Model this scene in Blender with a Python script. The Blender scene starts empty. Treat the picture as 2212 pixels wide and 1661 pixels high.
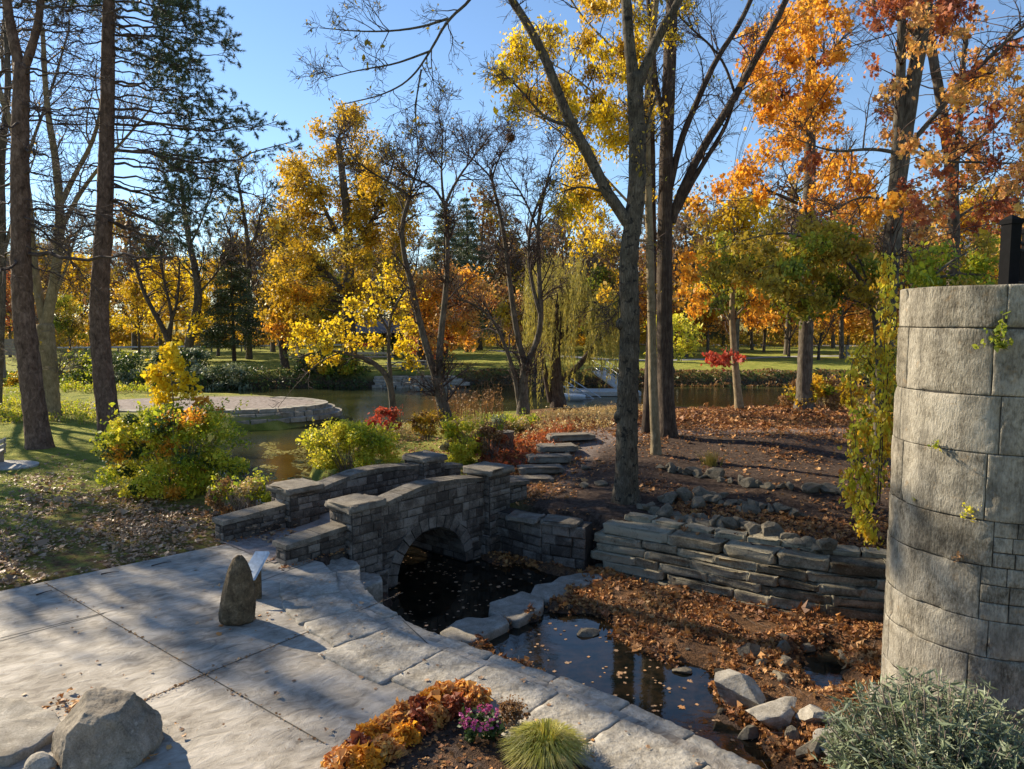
import bpy, math, random
import numpy as np
from mathutils import Vector, noise as mnoise
rng = np.random.default_rng(7); random.seed(7)
scene = bpy.context.scene
R = math.radians
# ------------------------------------------------------------ camera, sky, sun, exposure
CAMZ, PITCH, FPX = 5.0, R(5.0), 1580.0
cd = bpy.data.cameras.new("Camera"); cam = bpy.data.objects.new("Camera", cd)
scene.collection.objects.link(cam); scene.camera = cam
cam.location = (0, 0, CAMZ); cam.rotation_euler = (R(90)-PITCH, 0, 0)
cd.sensor_width = 36; cd.lens = 36*FPX/2212; cd.clip_start = .05; cd.clip_end = 4000
SUN = Vector((-.835*math.cos(R(29)), .55*math.cos(R(29)), math.sin(R(29)))).normalized()
w = bpy.data.worlds.new("World"); scene.world = w; w.use_nodes = True
wn = w.node_tree.nodes; bg = wn["Background"]
sky = wn.new("ShaderNodeTexSky"); sky.sky_type = 'NISHITA'; sky.sun_disc = False
sky.sun_elevation = R(29); sky.sun_rotation = math.atan2(SUN.x, SUN.y)
sky.air_density = 1.0; sky.dust_density = .0; sky.ozone_density = 3.6; sky.altitude = 200
w.node_tree.links.new(sky.outputs[0], bg.inputs[0]); bg.inputs[1].default_value = .09
sd = bpy.data.lights.new("sun_light", 'SUN'); so = bpy.data.objects.new("sun_light", sd)
scene.collection.objects.link(so); sd.energy = 5.0; sd.angle = R(.5); sd.color = (1, .86, .64)
so.rotation_euler = SUN.to_track_quat('Z', 'Y').to_euler(); so.location = (-30, 20, 30)
scene.view_settings.view_transform = 'Standard'; scene.view_settings.look = 'None'
scene.view_settings.exposure = 1.1; scene.view_settings.gamma = 1
scene.render.engine = 'CYCLES'
try:
    scene.cycles.max_bounces = 6; scene.cycles.transmission_bounces = 3; scene.cycles.diffuse_bounces = 3
    scene.cycles.transparent_max_bounces = 4; scene.cycles.caustics_reflective = False; scene.cycles.caustics_refractive = False
except Exception: pass
# ------------------------------------------------------------ pixel helpers (2212-px-wide reading of the photo)
def ray(u, v):
    b = (v-830.5)/FPX; x = (u-1106)/FPX
    return x, math.cos(PITCH)-b*math.sin(PITCH), -math.sin(PITCH)-b*math.cos(PITCH)
def P(u, v, z):
    r = ray(u, v); t = (z-CAMZ)/r[2]; return np.array((r[0]*t, r[1]*t, z))
def Dp(u, v, d):
    r = ray(u, v); t = d/r[1]; return np.array((r[0]*t, d, CAMZ+r[2]*t))
# ------------------------------------------------------------ mesh builder
class MB:
    def __init__(s): s.V = []; s.F = []; s.n = 0
    def add(s, verts, faces, mi=0, smooth=False):
        verts = np.asarray(verts, float).reshape(-1, 3); s.V.append(verts)
        for arr in (faces if isinstance(faces, list) else [faces]):
            arr = np.atleast_2d(np.asarray(arr, dtype=np.int64))
            if arr.size: s.F.append((arr+s.n, mi, smooth))
        s.n += len(verts); return s
    def build(s, name, mats, parent=None, base=None):
        me = bpy.data.meshes.new(name)
        V = np.concatenate(s.V) if s.V else np.zeros((0, 3))
        if parent is not None:
            q = parent
            while q is not None: V = V-np.array(q.location); q = q.parent
        elif base is not None: V = V-np.array(base)
        lt = np.concatenate([np.full(len(a), a.shape[1]) for a, _, _ in s.F]); li = np.concatenate([a.ravel() for a, _, _ in s.F])
        mi = np.concatenate([np.full(len(a), m) for a, m, _ in s.F]); sm = np.concatenate([np.full(len(a), q) for a, _, q in s.F])
        me.vertices.add(len(V)); me.vertices.foreach_set('co', V.ravel().astype(np.float32))
        me.loops.add(len(li)); me.loops.foreach_set('vertex_index', li.astype(np.int32))
        me.polygons.add(len(lt)); ls = np.concatenate([[0], np.cumsum(lt)[:-1]])
        me.polygons.foreach_set('loop_start', ls.astype(np.int32))
        try: me.polygons.foreach_set('loop_total', lt.astype(np.int32))
        except Exception: pass
        me.polygons.foreach_set('material_index', mi.astype(np.int32))
        me.polygons.foreach_set('use_smooth', sm.astype(bool))
        me.update(calc_edges=True)
        for m in (mats if isinstance(mats, (list, tuple)) else [mats]): me.materials.append(m)
        o = bpy.data.objects.new(name, me); scene.collection.objects.link(o)
        if parent is not None: o.parent = parent
        elif base is not None: o.location = base
        return o
def tag(o, label=None, cat=None, group=None, kind=None):
    if label: o['label'] = label
    if cat: o['category'] = cat
    if group: o['group'] = group
    if kind: o['kind'] = kind
    return o
def empty(name, loc, label, cat, group=None):
    o = bpy.data.objects.new(name, None); scene.collection.objects.link(o); o.location = tuple(map(float, loc))
    o.empty_display_size = .2
    return tag(o, label, cat, group)
def copy_tree(o, loc, rz=0, sc=1, label=None):
    c = o.copy(); scene.collection.objects.link(c); c.location = tuple(map(float, loc)); c.rotation_euler = (0, 0, rz); c.scale = (sc,)*3 if not isinstance(sc, tuple) else sc
    if label: c['label'] = label
    for ch in o.children:
        d = ch.copy(); scene.collection.objects.link(d); d.parent = c
    return c
def norm(a): return a/np.maximum(np.linalg.norm(a, axis=-1, keepdims=True), 1e-9)
BOXF = np.array([[0,3,2,1],[4,5,6,7],[0,1,5,4],[1,2,6,5],[2,3,7,6],[3,0,4,7]])
def box(mb, c, s, rz=0, mi=0, rx=0):
    c = np.array(c); h = np.array(s)/2
    v = np.array([[-1,-1,-1],[1,-1,-1],[1,1,-1],[-1,1,-1],[-1,-1,1],[1,-1,1],[1,1,1],[-1,1,1]])*h
    if rx: a = np.array([[1,0,0],[0,math.cos(rx),-math.sin(rx)],[0,math.sin(rx),math.cos(rx)]]); v = v@a.T
    a = np.array([[math.cos(rz),-math.sin(rz),0],[math.sin(rz),math.cos(rz),0],[0,0,1]])
    mb.add(v@a.T+c, BOXF, mi)
def tubes(mb, pts, rad, n=6, mi=0, smooth=True, rough=0):
    """pts (m,k,3), rad (m,k)"""
    m, k, _ = pts.shape
    if m == 0: return
    T = np.gradient(pts, axis=1); T = norm(T)
    mean = norm(pts[:, -1]-pts[:, 0])
    ref = np.where(np.abs(mean[:, 2:3]) > .7, np.array([[1., 0, 0]]), np.array([[0, 0, 1.]]))
    A = norm(np.cross(T, ref[:, None, :])); B = np.cross(T, A)
    a = np.linspace(0, 2*np.pi, n, endpoint=False)
    rr = rad[:, :, None]*np.ones(n)
    if rough: rr = rr*(1+rough*rng.normal(size=rr.shape))
    V = pts[:, :, None, :]+rr[..., None]*(A[:, :, None, :]*np.cos(a)[:, None]+B[:, :, None, :]*np.sin(a)[:, None])
    i = np.arange(k-1)[:, None]*n; j = np.arange(n)[None, :]; j2 = (j+1) % n
    q = np.stack([i+j, i+j2, i+n+j2, i+n+j], -1).reshape(-1, 4)
    F = (q[None]+(np.arange(m)*k*n)[:, None, None]).reshape(-1, 4)
    caps = (np.arange(n)[None]+(np.arange(m)*k*n)[:, None]+(k-1)*n)
    mb.add(V.reshape(-1, 3), [F, caps] if n > 2 else [F], mi, smooth)
def resample(p, k, smooth=2):
    p = np.asarray(p, float)
    for _ in range(smooth):
        q = [p[0]]
        for a, b in zip(p[:-1], p[1:]): q += [a*.75+b*.25, a*.25+b*.75]
        q.append(p[-1]); p = np.array(q)
    s = np.concatenate([[0], np.cumsum(np.linalg.norm(np.diff(p, axis=0), axis=1))]); t = np.linspace(0, s[-1], k)
    return np.stack([np.interp(t, s, p[:, i]) for i in range(p.shape[1])], -1)
def tube1(mb, p, r0, r1, n=8, k=12, mi=0):
    q = resample(p, k); tubes(mb, q[None], np.linspace(r0, r1, k)[None], n, mi)
def grow(pts, rad, n, t0, ang, length, k=6, up=.1, wig=.15, rmax=.05, t1=1., rr=.6):
    m, K, _ = pts.shape; idx = np.repeat(np.arange(m), n); N = len(idx)
    t = rng.uniform(t0, t1, N); f = t*(K-1); i0 = np.minimum(f.astype(int), K-2); fr = (f-i0)[:, None]
    p = pts[idx, i0]*(1-fr)+pts[idx, i0+1]*fr; r = rad[idx, i0]
    tan = norm(pts[idx, i0+1]-pts[idx, i0])
    per = norm(np.cross(tan, rng.normal(size=(N, 3)))); a = R(1)*rng.normal(ang, ang*.2, N)[:, None]
    d = tan*np.cos(a)+per*np.sin(a); d[:, 2] += up*1.5; d = norm(d)
    L = length*rng.uniform(.55, 1.25, N)*(1.15-.6*t)
    out = np.zeros((N, k, 3)); out[:, 0] = p
    for q in range(1, k):
        d = norm(d+wig*rng.normal(size=(N, 3))+np.array([0, 0, up*.35])); p = p+d*(L/(k-1))[:, None]; out[:, q] = p
    r0 = np.minimum(r*rr, rmax); R_ = r0[:, None]*np.linspace(1, .3, k)
    return out, R_
SH = {
 'oval': np.array([(0,-.5),(.22,-.22),(.25,.08),(0,.5),(-.25,.08),(-.22,-.22)]),
 'dia': np.array([(0,-.5),(.32,0),(0,.5),(-.32,0)]),
 'slim': np.array([(0,-.5),(.1,-.1),(0,.5),(-.1,-.1)]),
 'pin': np.array([(-.045,-.5),(.045,-.5),(0,.5)]),
 'needle': np.array([(-.03,-.5),(.03,-.5),(0,.5)]),
 'maple': np.array([(0,-.42),(.3,-.38),(.2,-.16),(.5,-.02),(.26,.08),(.24,.32),(.1,.2),(0,.52),(-.1,.2),(-.24,.32),(-.26,.08),(-.5,-.02),(-.2,-.16),(-.3,-.38)]),
 'lobed': np.array([(0,-.45),(.35,-.25),(.45,.15),(.15,.2),(0,.5),(-.15,.2),(-.45,.15),(-.35,-.25)]),
}
def leaves(mb, c, size, shape='oval', mi=0, flat=0., down=0., dirs=None, jit=.35, curl=.25):
    """c (n,3) centres; flat 0..1 lays leaves level; dirs: leaf axis"""
    n = len(c)
    if n == 0: return
    o = SH[shape]; k = len(o)
    N = rng.normal(size=(n, 3)); N[:, 2] += flat*8*np.sign(rng.random(n)+1e-3); N = norm(N)
    if dirs is None: A = rng.normal(size=(n, 3)); A[:, 2] -= down*3
    else: A = dirs+rng.normal(size=(n, 3))*.25
    if dirs is None and flat > .3: A = A-N*np.sum(A*N, 1, keepdims=True)
    A = norm(A); X = norm(np.cross(A, N)); N = np.cross(X, A)
    s = size*np.exp(rng.normal(0, jit, n))[:, None, None]
    cu = rng.normal(0, curl, n)[:, None, None]; r2 = (np.abs(o[:, 0])*1.3+o[:, 1]**2)[None, :, None]
    V = c[:, None, :]+s*(X[:, None, :]*o[None, :, :1]+A[:, None, :]*o[None, :, 1:]+N[:, None, :]*r2*cu)
    mb.add(V.reshape(-1, 3), np.arange(n*k).reshape(n, k), mi)
# ------------------------------------------------------------ materials
def newmat(name):
    m = bpy.data.materials.new(name); m.use_nodes = True; nt = m.node_tree
    b = nt.nodes["Principled BSDF"]; return m, nt, b
def ND(nt, t, **k):
    n = nt.nodes.new(t)
    for a, v in k.items():
        if a in n.inputs: n.inputs[a].default_value = v
        else: setattr(n, a, v)
    return n
def ramp(nt, src, cols, lo=0., hi=1.):
    r = nt.nodes.new("ShaderNodeValToRGB"); e = r.color_ramp.elements
    while len(e) < len(cols): e.new(.5)
    for i, c in enumerate(cols):
        e[i].position = lo+(hi-lo)*i/max(1, len(cols)-1); e[i].color = (*c, 1)
    nt.links.new(src, r.inputs[0]); return r
def mul(nt, a, b, op='MULTIPLY'):
    n = nt.nodes.new("ShaderNodeMath"); n.operation = op
    for i, s in enumerate((a, b)):
        if isinstance(s, (int, float)): n.inputs[i].default_value = s
        else: nt.links.new(s, n.inputs[i])
    return n.outputs[0]
def mixc(nt, f, a, b, mode='MIX'):
    n = nt.nodes.new("ShaderNodeMix"); n.data_type = 'RGBA'; n.blend_type = mode
    for i, s in ((0, f), (6, a), (7, b)):
        if hasattr(s, 'links'): nt.links.new(s, n.inputs[i])
        elif isinstance(s, (int, float)): n.inputs[i].default_value = s
        else: n.inputs[i].default_value = (*s, 1)
    return n.outputs[2]
def coords(nt, scale=(1, 1, 1)):
    t = nt.nodes.new("ShaderNodeTexCoord"); mp = nt.nodes.new("ShaderNodeMapping"); mp.inputs['Scale'].default_value = scale
    nt.links.new(t.outputs['Object'], mp.inputs[0]); return mp.outputs[0]
def noi(nt, vec, scale, detail=5, rough=.55, dist=0):
    n = ND(nt, "ShaderNodeTexNoise", Scale=scale, Detail=detail, Roughness=rough, Distortion=dist)
    nt.links.new(vec, n.inputs['Vector']); return n.outputs['Fac']
def bump(nt, b, h, strength=.5, dist=.02):
    n = ND(nt, "ShaderNodeBump", Strength=strength, Distance=dist); nt.links.new(h, n.inputs['Height']); nt.links.new(n.outputs[0], b.inputs['Normal'])
def leafmat(name, cols, trans=.45, nscale=.6, rough=.5, mixn=.5):
    m, nt, b = newmat(name); geo = nt.nodes.new("ShaderNodeNewGeometry"); v = coords(nt)
    nz = noi(nt, v, nscale, 3); nz2 = mul(nt, mul(nt, nz, .5, 'SUBTRACT'), 2.2)
    f = mul(nt, mul(nt, geo.outputs['Random Per Island'], 1-mixn), mul(nt, mul(nt, nz2, .5, 'ADD'), mixn), 'ADD')
    r = ramp(nt, f, cols); nt.links.new(r.outputs[0], b.inputs['Base Color'])
    b.inputs['Roughness'].default_value = rough; b.inputs['Specular IOR Level'].default_value = .35
    tr = nt.nodes.new("ShaderNodeBsdfTranslucent"); sc = mixc(nt, 1., r.outputs[0], (1., .95, .75), 'MULTIPLY')
    nt.links.new(sc, tr.inputs[0]); mx = nt.nodes.new("ShaderNodeMixShader"); mx.inputs[0].default_value = trans
    nt.links.new(b.outputs[0], mx.inputs[1]); nt.links.new(tr.outputs[0], mx.inputs[2])
    nt.links.new(mx.outputs[0], nt.nodes["Material Output"].inputs[0]); return m
def barkmat(name, cols, sxy=14, sz=2.2, bs=.8, bd=.03, patch=None):
    m, nt, b = newmat(name); v = coords(nt, (sxy, sxy, sz)); v2 = coords(nt)
    a = noi(nt, v, 1, 6, .65, 1.0); c = noi(nt, v2, 3, 4)
    r = ramp(nt, mul(nt, mul(nt, a, .65), mul(nt, c, .35), 'ADD'), cols, .35, .65); col = r.outputs[0]
    if patch:
        pn = ramp(nt, noi(nt, v2, 5, 4, .7), [(0, 0, 0), (1, 1, 1)], .56, .62); col = mixc(nt, pn.outputs[0], col, patch)
    nt.links.new(col, b.inputs['Base Color']); b.inputs['Roughness'].default_value = .9
    b.inputs['Specular IOR Level'].default_value = .2; bump(nt, b, a, bs, bd); return m
def stonemat(name, cols, scale=3., bs=.5, bd=.02, fine=40, stain=None, isl=.35, smin=.55):
    m, nt, b = newmat(name); v = coords(nt); geo = nt.nodes.new("ShaderNodeNewGeometry")
    a = noi(nt, v, scale, 8, .62, .3); f = noi(nt, v, fine, 4, .7)
    t = mul(nt, mul(nt, a, .6), mul(nt, f, .4), 'ADD')
    t = mul(nt, t, mul(nt, mul(nt, geo.outputs['Random Per Island'], .5, 'SUBTRACT'), isl), 'ADD')
    r = ramp(nt, t, cols, .37, .63); col = r.outputs[0]
    li_ = ramp(nt, noi(nt, v, scale*2.3, 6, .75), [(0, 0, 0), (1, 1, 1)], .6, .68); col = mixc(nt, mul(nt, li_.outputs[0], .45), col, tuple(min(.6, c_*1.5) for c_ in cols[-1]))
    dk = ramp(nt, noi(nt, v, scale*3.1, 8, .75, 1.), [(1, 1, 1), (0, 0, 0)], .36, .43); col = mixc(nt, mul(nt, dk.outputs[0], .6), col, tuple(c_*.6 for c_ in cols[0]))
    if stain:
        pn = ramp(nt, noi(nt, v, scale*.35, 6, .65), [(0, 0, 0), (1, 1, 1)], smin, smin+.2); col = mixc(nt, pn.outputs[0], col, stain)
    nt.links.new(col, b.inputs['Base Color']); b.inputs['Roughness'].default_value = .88; b.inputs['Specular IOR Level'].default_value = .25
    bump(nt, b, mul(nt, mul(nt, a, .5), mul(nt, f, .5), 'ADD'), bs, bd); return m
def plain(name, col, rough=.6, metal=0):
    m, nt, b = newmat(name); v = coords(nt); a = noi(nt, v, 12, 4)
    r = ramp(nt, a, [tuple(x*.8 for x in col), tuple(min(1, x*1.15) for x in col)], .35, .65); nt.links.new(r.outputs[0], b.inputs[0])
    b.inputs['Roughness'].default_value = rough; b.inputs['Metallic'].default_value = metal; bump(nt, b, a, .15, .005); return m
M = {}
M['yellow'] = leafmat('leaf_yellow', [(.5,.33,.02),(.78,.55,.02),(.85,.66,.04),(.66,.6,.06)], .55)
M['gold'] = leafmat('leaf_gold', [(.22,.2,.03),(.52,.34,.03),(.72,.45,.03),(.75,.55,.06)], .52)
M['olive'] = leafmat('leaf_olive', [(.17,.15,.025),(.33,.26,.04),(.5,.36,.04),(.55,.38,.06)], .5)
M['orange'] = leafmat('leaf_orange', [(.5,.2,.03),(.75,.34,.04),(.85,.46,.05),(.85,.55,.1)], .58)
M['peach'] = leafmat('leaf_peach', [(.42,.17,.06),(.65,.3,.1),(.74,.44,.13),(.65,.45,.1)], .5)
M['rust'] = leafmat('leaf_rust', [(.16,.03,.02),(.3,.07,.03),(.45,.14,.05),(.5,.2,.06)], .4)
M['red'] = leafmat('leaf_red', [(.3,.03,.02),(.55,.09,.05),(.6,.16,.1)], .45)
M['green'] = leafmat('leaf_green', [(.06,.1,.02),(.16,.22,.03),(.36,.38,.04),(.55,.5,.06)], .48)
M['shrub'] = leafmat('leaf_shrub', [(.07,.13,.02),(.24,.33,.03),(.55,.55,.04),(.7,.52,.05)], .5, 1.2)
M['lime'] = leafmat('leaf_lime', [(.38,.42,.04),(.62,.62,.05),(.75,.66,.08),(.7,.48,.06)], .52, 1.5)
M['darkgreen'] = leafmat('leaf_dark_green', [(.025,.05,.015),(.06,.1,.025),(.13,.16,.04)], .25)
M['needle'] = leafmat('pine_needle', [(.035,.055,.03),(.07,.1,.05),(.14,.17,.08)], .2)
M['willow'] = leafmat('leaf_willow', [(.22,.2,.05),(.38,.34,.08),(.5,.38,.09)], .45)
M['grey'] = leafmat('leaf_grey_green', [(.07,.095,.05),(.15,.19,.11),(.27,.3,.2),(.13,.19,.05)], .25, 2.)
M['tan'] = leafmat('dry_grass', [(.3,.2,.09),(.5,.36,.16),(.6,.45,.22),(.35,.32,.08)], .35, 1.5)
M['brown'] = leafmat('leaf_brown', [(.13,.07,.03),(.26,.14,.06),(.4,.24,.1)], .35)
M['litter'] = leafmat('leaf_litter', [(.1,.045,.022),(.27,.11,.04),(.46,.22,.07),(.62,.38,.16)], .15, .35, .6, .35)
M['litter_pale'] = leafmat('leaf_litter_pale', [(.12,.07,.04),(.3,.18,.1),(.45,.3,.18),(.55,.25,.08)], .12, .5, .5, .3)
M['grassb'] = leafmat('grass_blade', [(.07,.1,.015),(.13,.18,.03),(.24,.26,.05)], .35)
M['pink'] = leafmat('flower_pink', [(.45,.06,.22),(.7,.18,.45)], .3)
M['bark'] = barkmat('bark_grey', [(.035,.028,.02),(.095,.078,.06),(.18,.155,.12)], 16, 3)
M['bark_main'] = barkmat('bark_smooth_grey', [(.028,.022,.016),(.08,.066,.047),(.18,.15,.11)], 30, 5, .9, .025, (.022,.02,.017))
M['bark_pine'] = barkmat('bark_pine', [(.045,.028,.02),(.125,.08,.06),(.23,.155,.12)], 9, 4, 1., .05)
M['bark_dark'] = barkmat('bark_furrowed', [(.025,.018,.014),(.07,.05,.038),(.155,.12,.09)], 22, 2, 1., .06)
M['bark_tan'] = barkmat('bark_tan', [(.12,.09,.05),(.22,.17,.1),(.32,.25,.16)], 10, 4, .6, .02)
M['twig'] = barkmat('twig_dark', [(.035,.025,.025),(.07,.05,.045),(.12,.09,.08)], 6, 6, .3, .01)
M['twig_l'] = barkmat('twig_pale', [(.1,.08,.065),(.2,.16,.13),(.28,.23,.19)], 6, 6, .3, .01)
M['bridge'] = stonemat('bridge_stone', [(.05,.04,.033),(.12,.1,.082),(.22,.19,.16)], 3.5, .8, .02, 30, (.045,.036,.03), .22, .6)
M['coping'] = stonemat('coping_stone', [(.065,.053,.04),(.125,.108,.086),(.21,.187,.155)], 4, .9, .02, 45, (.06,.05,.04), .15, .58)
M['mortar'] = stonemat('mortar_dark', [(.02,.018,.016),(.05,.045,.04)], 8, .5)
M['lime_st'] = stonemat('drystack_stone', [(.07,.055,.033),(.165,.14,.095),(.3,.265,.19)], 2.5, .9, .03, 24, (.06,.062,.035), .3, .58)
M['paver'] = stonemat('paver_stone', [(.17,.15,.12),(.29,.265,.225),(.42,.39,.34)], 3.5, 1., .045, 14, (.15,.13,.105), .12, .6)
M['rock'] = stonemat('field_rock', [(.04,.032,.022),(.09,.075,.055),(.17,.148,.11)], 3, .9, .03, 22, (.05,.05,.03), .3)
M['slab'] = stonemat('slab_rock', [(.16,.14,.11),(.27,.245,.205),(.4,.37,.32)], 3, .9, .02, 40, (.13,.11,.08), .1)
M['tower'] = stonemat('tower_stone', [(.09,.08,.062),(.26,.23,.18),(.5,.455,.37)], 2.2, 1., .03, 26, (.075,.068,.055), .04, .47)
M['standing'] = stonemat('standing_stone', [(.045,.032,.018),(.1,.073,.042),(.19,.14,.085)], 5, .9, .025, 24, (.1,.06,.035), .1)
M['boulder'] = stonemat('boulder_stone', [(.12,.1,.075),(.22,.19,.15),(.33,.29,.235)], 4, 1., .02, 50, (.11,.1,.06), .1)
M['steel'] = plain('rail_black', (.006,.006,.007), .9, 0); M['steel'].node_tree.nodes['Principled BSDF'].inputs['Specular IOR Level'].default_value = .1
M['metal'] = plain('galvanised', (.5,.52,.54), .4, .6)
M['wood'] = plain('weathered_wood', (.2,.17,.14), .8)
M['woodl'] = plain('pale_wood', (.42,.4,.36), .8)
M['concrete'] = stonemat('concrete', [(.28,.26,.24),(.38,.36,.33),(.48,.46,.43)], 2, .2, .01, 60)
M['roofm'] = plain('shelter_roof', (.13,.13,.14), .6)
M['redp'] = plain('red_panel', (.5,.05,.03), .5)
M['panel'] = plain('sign_panel', (.45,.5,.55), .25)
M['asphalt'] = stonemat('pale_asphalt', [(.25,.25,.25),(.33,.33,.33),(.4,.4,.4)], 2, .2, .01, 60)
M['joint'] = plain('joint_dark', (.07,.06,.045), .9)
M['gravel'] = stonemat('gravel_path', [(.13,.1,.085),(.25,.21,.19),(.36,.31,.28)], 4, .8, .01, 90)
def towermat():
    m, nt, b = newmat('tower_stone'); v = coords(nt); geo = nt.nodes.new("ShaderNodeNewGeometry")
    a = noi(nt, v, 2.6, 9, .68, .4); f = noi(nt, coords(nt, (1, 1, .35)), 38, 4, .7); sk = noi(nt, coords(nt, (5, 5, .5)), 1, 6, .7)
    t = mul(nt, mul(nt, a, .55), mul(nt, f, .45), 'ADD'); t = mul(nt, t, mul(nt, mul(nt, geo.outputs['Random Per Island'], .5, 'SUBTRACT'), .1), 'ADD')
    r = ramp(nt, t, [(.08,.068,.05),(.19,.168,.13),(.31,.28,.225),(.4,.365,.3)], .36, .62)
    st = ramp(nt, mul(nt, mul(nt, sk, .5), mul(nt, noi(nt, v, .9, 6, .7), .5), 'ADD'), [(0, 0, 0), (1, 1, 1)], .47, .64); col = mixc(nt, mul(nt, st.outputs[0], .8), r.outputs[0], (.06, .053, .043))
    ru = ramp(nt, noi(nt, v, 3.7, 5, .7), [(0, 0, 0), (1, 1, 1)], .6, .7); col = mixc(nt, mul(nt, ru.outputs[0], .5), col, (.3, .2, .1))
    nt.links.new(col, b.inputs[0]); b.inputs['Roughness'].default_value = .9; b.inputs['Specular IOR Level'].default_value = .2
    bump(nt, b, mul(nt, mul(nt, f, .7), mul(nt, a, .3), 'ADD'), 1., .045); return m
M['tower'] = towermat()
# plaza
m, nt, b = newmat('stamped_concrete'); v = coords(nt, (1, 2.6, 1)); v1 = coords(nt)
mp = nt.nodes.new("ShaderNodeMapping"); mp.inputs['Rotation'].default_value = (0, 0, R(-35)); nt.links.new(v1, mp.inputs[0])
mp2 = nt.nodes.new("ShaderNodeMapping"); mp2.inputs['Scale'].default_value = (1, 1.9, 1); nt.links.new(mp.outputs[0], mp2.inputs[0])
a = noi(nt, mp2.outputs[0], 3.2, 10, .68, .8); a2 = noi(nt, v1, .9, 4); a3 = noi(nt, v1, 70, 3)
r = ramp(nt, mul(nt, mul(nt, a, .6), mul(nt, a2, .4), 'ADD'), [(.16,.135,.11),(.27,.24,.2),(.36,.325,.28),(.45,.41,.36)], .38, .62)
nt.links.new(r.outputs[0], b.inputs[0]); b.inputs['Roughness'].default_value = .72; b.inputs['Specular IOR Level'].default_value = .3
bump(nt, b, mul(nt, a, mul(nt, a3, .25), 'ADD'), .8, .04); M['plaza'] = m
# water
m, nt, b = newmat('pond_water'); v = coords(nt, (1, 1.8, 1)); a = noi(nt, v, 3.2, 4, .55, .4); v1 = coords(nt)
sx_ = nt.nodes.new("ShaderNodeSeparateXYZ"); nt.links.new(v1, sx_.inputs[0]); mr = nt.nodes.new("ShaderNodeMapRange"); mr.inputs['From Min'].default_value = 22; mr.inputs['From Max'].default_value = 40; nt.links.new(sx_.outputs['Y'], mr.inputs[0])
murk = ramp(nt, noi(nt, v1, .25, 3), [(.022,.027,.011),(.045,.047,.018)], .4, .6); clear = ramp(nt, noi(nt, v1, 2.5, 6, .7), [(.004,.005,.004),(.02,.014,.008)], .42, .62)
nt.links.new(mixc(nt, mr.outputs[0], clear.outputs[0], murk.outputs[0]), b.inputs[0]); b.inputs['Roughness'].default_value = .03; b.inputs['IOR'].default_value = 1.36; b.inputs['Specular IOR Level'].default_value = .7
bump(nt, b, mul(nt, a, mul(nt, mul(nt, mr.outputs[0], .85), .15, 'ADD')), .5, .03); M['water'] = m
# ground with zones: R dirt, G leaf litter, B gravel
m, nt, b = newmat('ground'); v = coords(nt); at = ND(nt, "ShaderNodeAttribute", attribute_name='zone'); sp = nt.nodes.new("ShaderNodeSeparateColor")
nt.links.new(at.outputs['Color'], sp.inputs[0])
g = ramp(nt, mul(nt, mul(nt, noi(nt, v, 1.1, 6), .5), mul(nt, noi(nt, v, 25, 4, .7), .5), 'ADD'), [(.08,.1,.018),(.17,.19,.03),(.3,.3,.06),(.38,.3,.1)], .36, .64)
dnz = noi(nt, v, 9, 8, .7); d = ramp(nt, dnz, [(.03,.02,.015),(.07,.048,.037),(.12,.088,.07)], .35, .65)
li = ramp(nt, noi(nt, v, 14, 6, .75), [(.04,.024,.015),(.13,.07,.035),(.26,.14,.07)], .35, .62)
gr = ramp(nt, noi(nt, v, 30, 5, .75), [(.12,.09,.08),(.24,.19,.17),(.34,.29,.26)], .35, .62)
c = mixc(nt, sp.outputs[0], g.outputs[0], d.outputs[0]); lf = mul(nt, mul(nt, sp.outputs[1], noi(nt, v, 4, 5), 'ADD'), .9, 'SUBTRACT'); lf = mul(nt, lf, 3.)
cl = nt.nodes.new("ShaderNodeClamp"); nt.links.new(lf, cl.inputs[0]); c = mixc(nt, cl.outputs[0], c, li.outputs[0]); c = mixc(nt, sp.outputs[2], c, gr.outputs[0])
nt.links.new(c, b.inputs[0]); b.inputs['Roughness'].default_value = .95; b.inputs['Specular IOR Level'].default_value = .1
bump(nt, b, mul(nt, dnz, noi(nt, v, 40, 3), 'ADD'), .9, .05); M['ground'] = m
# ------------------------------------------------------------ terrain
ZW = -1.2
def poly(pts, z=None): return np.array([P(u, v, ZW if z is None else z)[:2] for u, v in pts])
N1 = np.array((-3.5, 16.07)); EV = np.array((.66, .751)); NV = np.array((-.751, .66))
def BR(s, o): return N1+EV*s+NV*o
POND = np.array([(-9.2,28.5),(-8.3,31),(-8.6,36),(-8.6,41),(-6.2,44.3),(-2.7,46.5),(2.5,48),(8,46.5),(12,42.5),(16,41),(24,41),(40,43),(90,50),(90,70),(40,69),(20,69),(5,70),(-10,68.5),(-17,68),(-25,66.5),(-34,66),(-70,66),(-70,58),(-36,57),(-28,56),(-20,54),(-12,50),(-11,45),(-13,41),(-15,40.8),(-14,36),(-13,32),(-11.5,28.5)])
CHAN = np.array([BR(.9,-.6),BR(3.3,-.6),BR(3.3,3.2),(-4.9,22.4),(-6.9,25.6),(-8.4,29),(-8.8,33),(-12,33),(-11.2,28),(-8.6,23.5),BR(.9,3.2)])
BED = np.array([(-3.0,13.9),(-2.53,12.66),(-1.55,11.48),(-.04,10.35),(1.21,9.42),(2.2,8.43),(3.0,7.4),(4.2,5.6),(9,4),(16,8),(12.5,12.4),(7.6,14.0),(4.9,15.25),(3.2,16.7),(1.75,17.6),tuple(BR(4.3,-.7)),tuple(BR(3.8,-.25)),tuple(BR(.2,-.25)),tuple(BR(-.4,-.9))])
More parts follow.
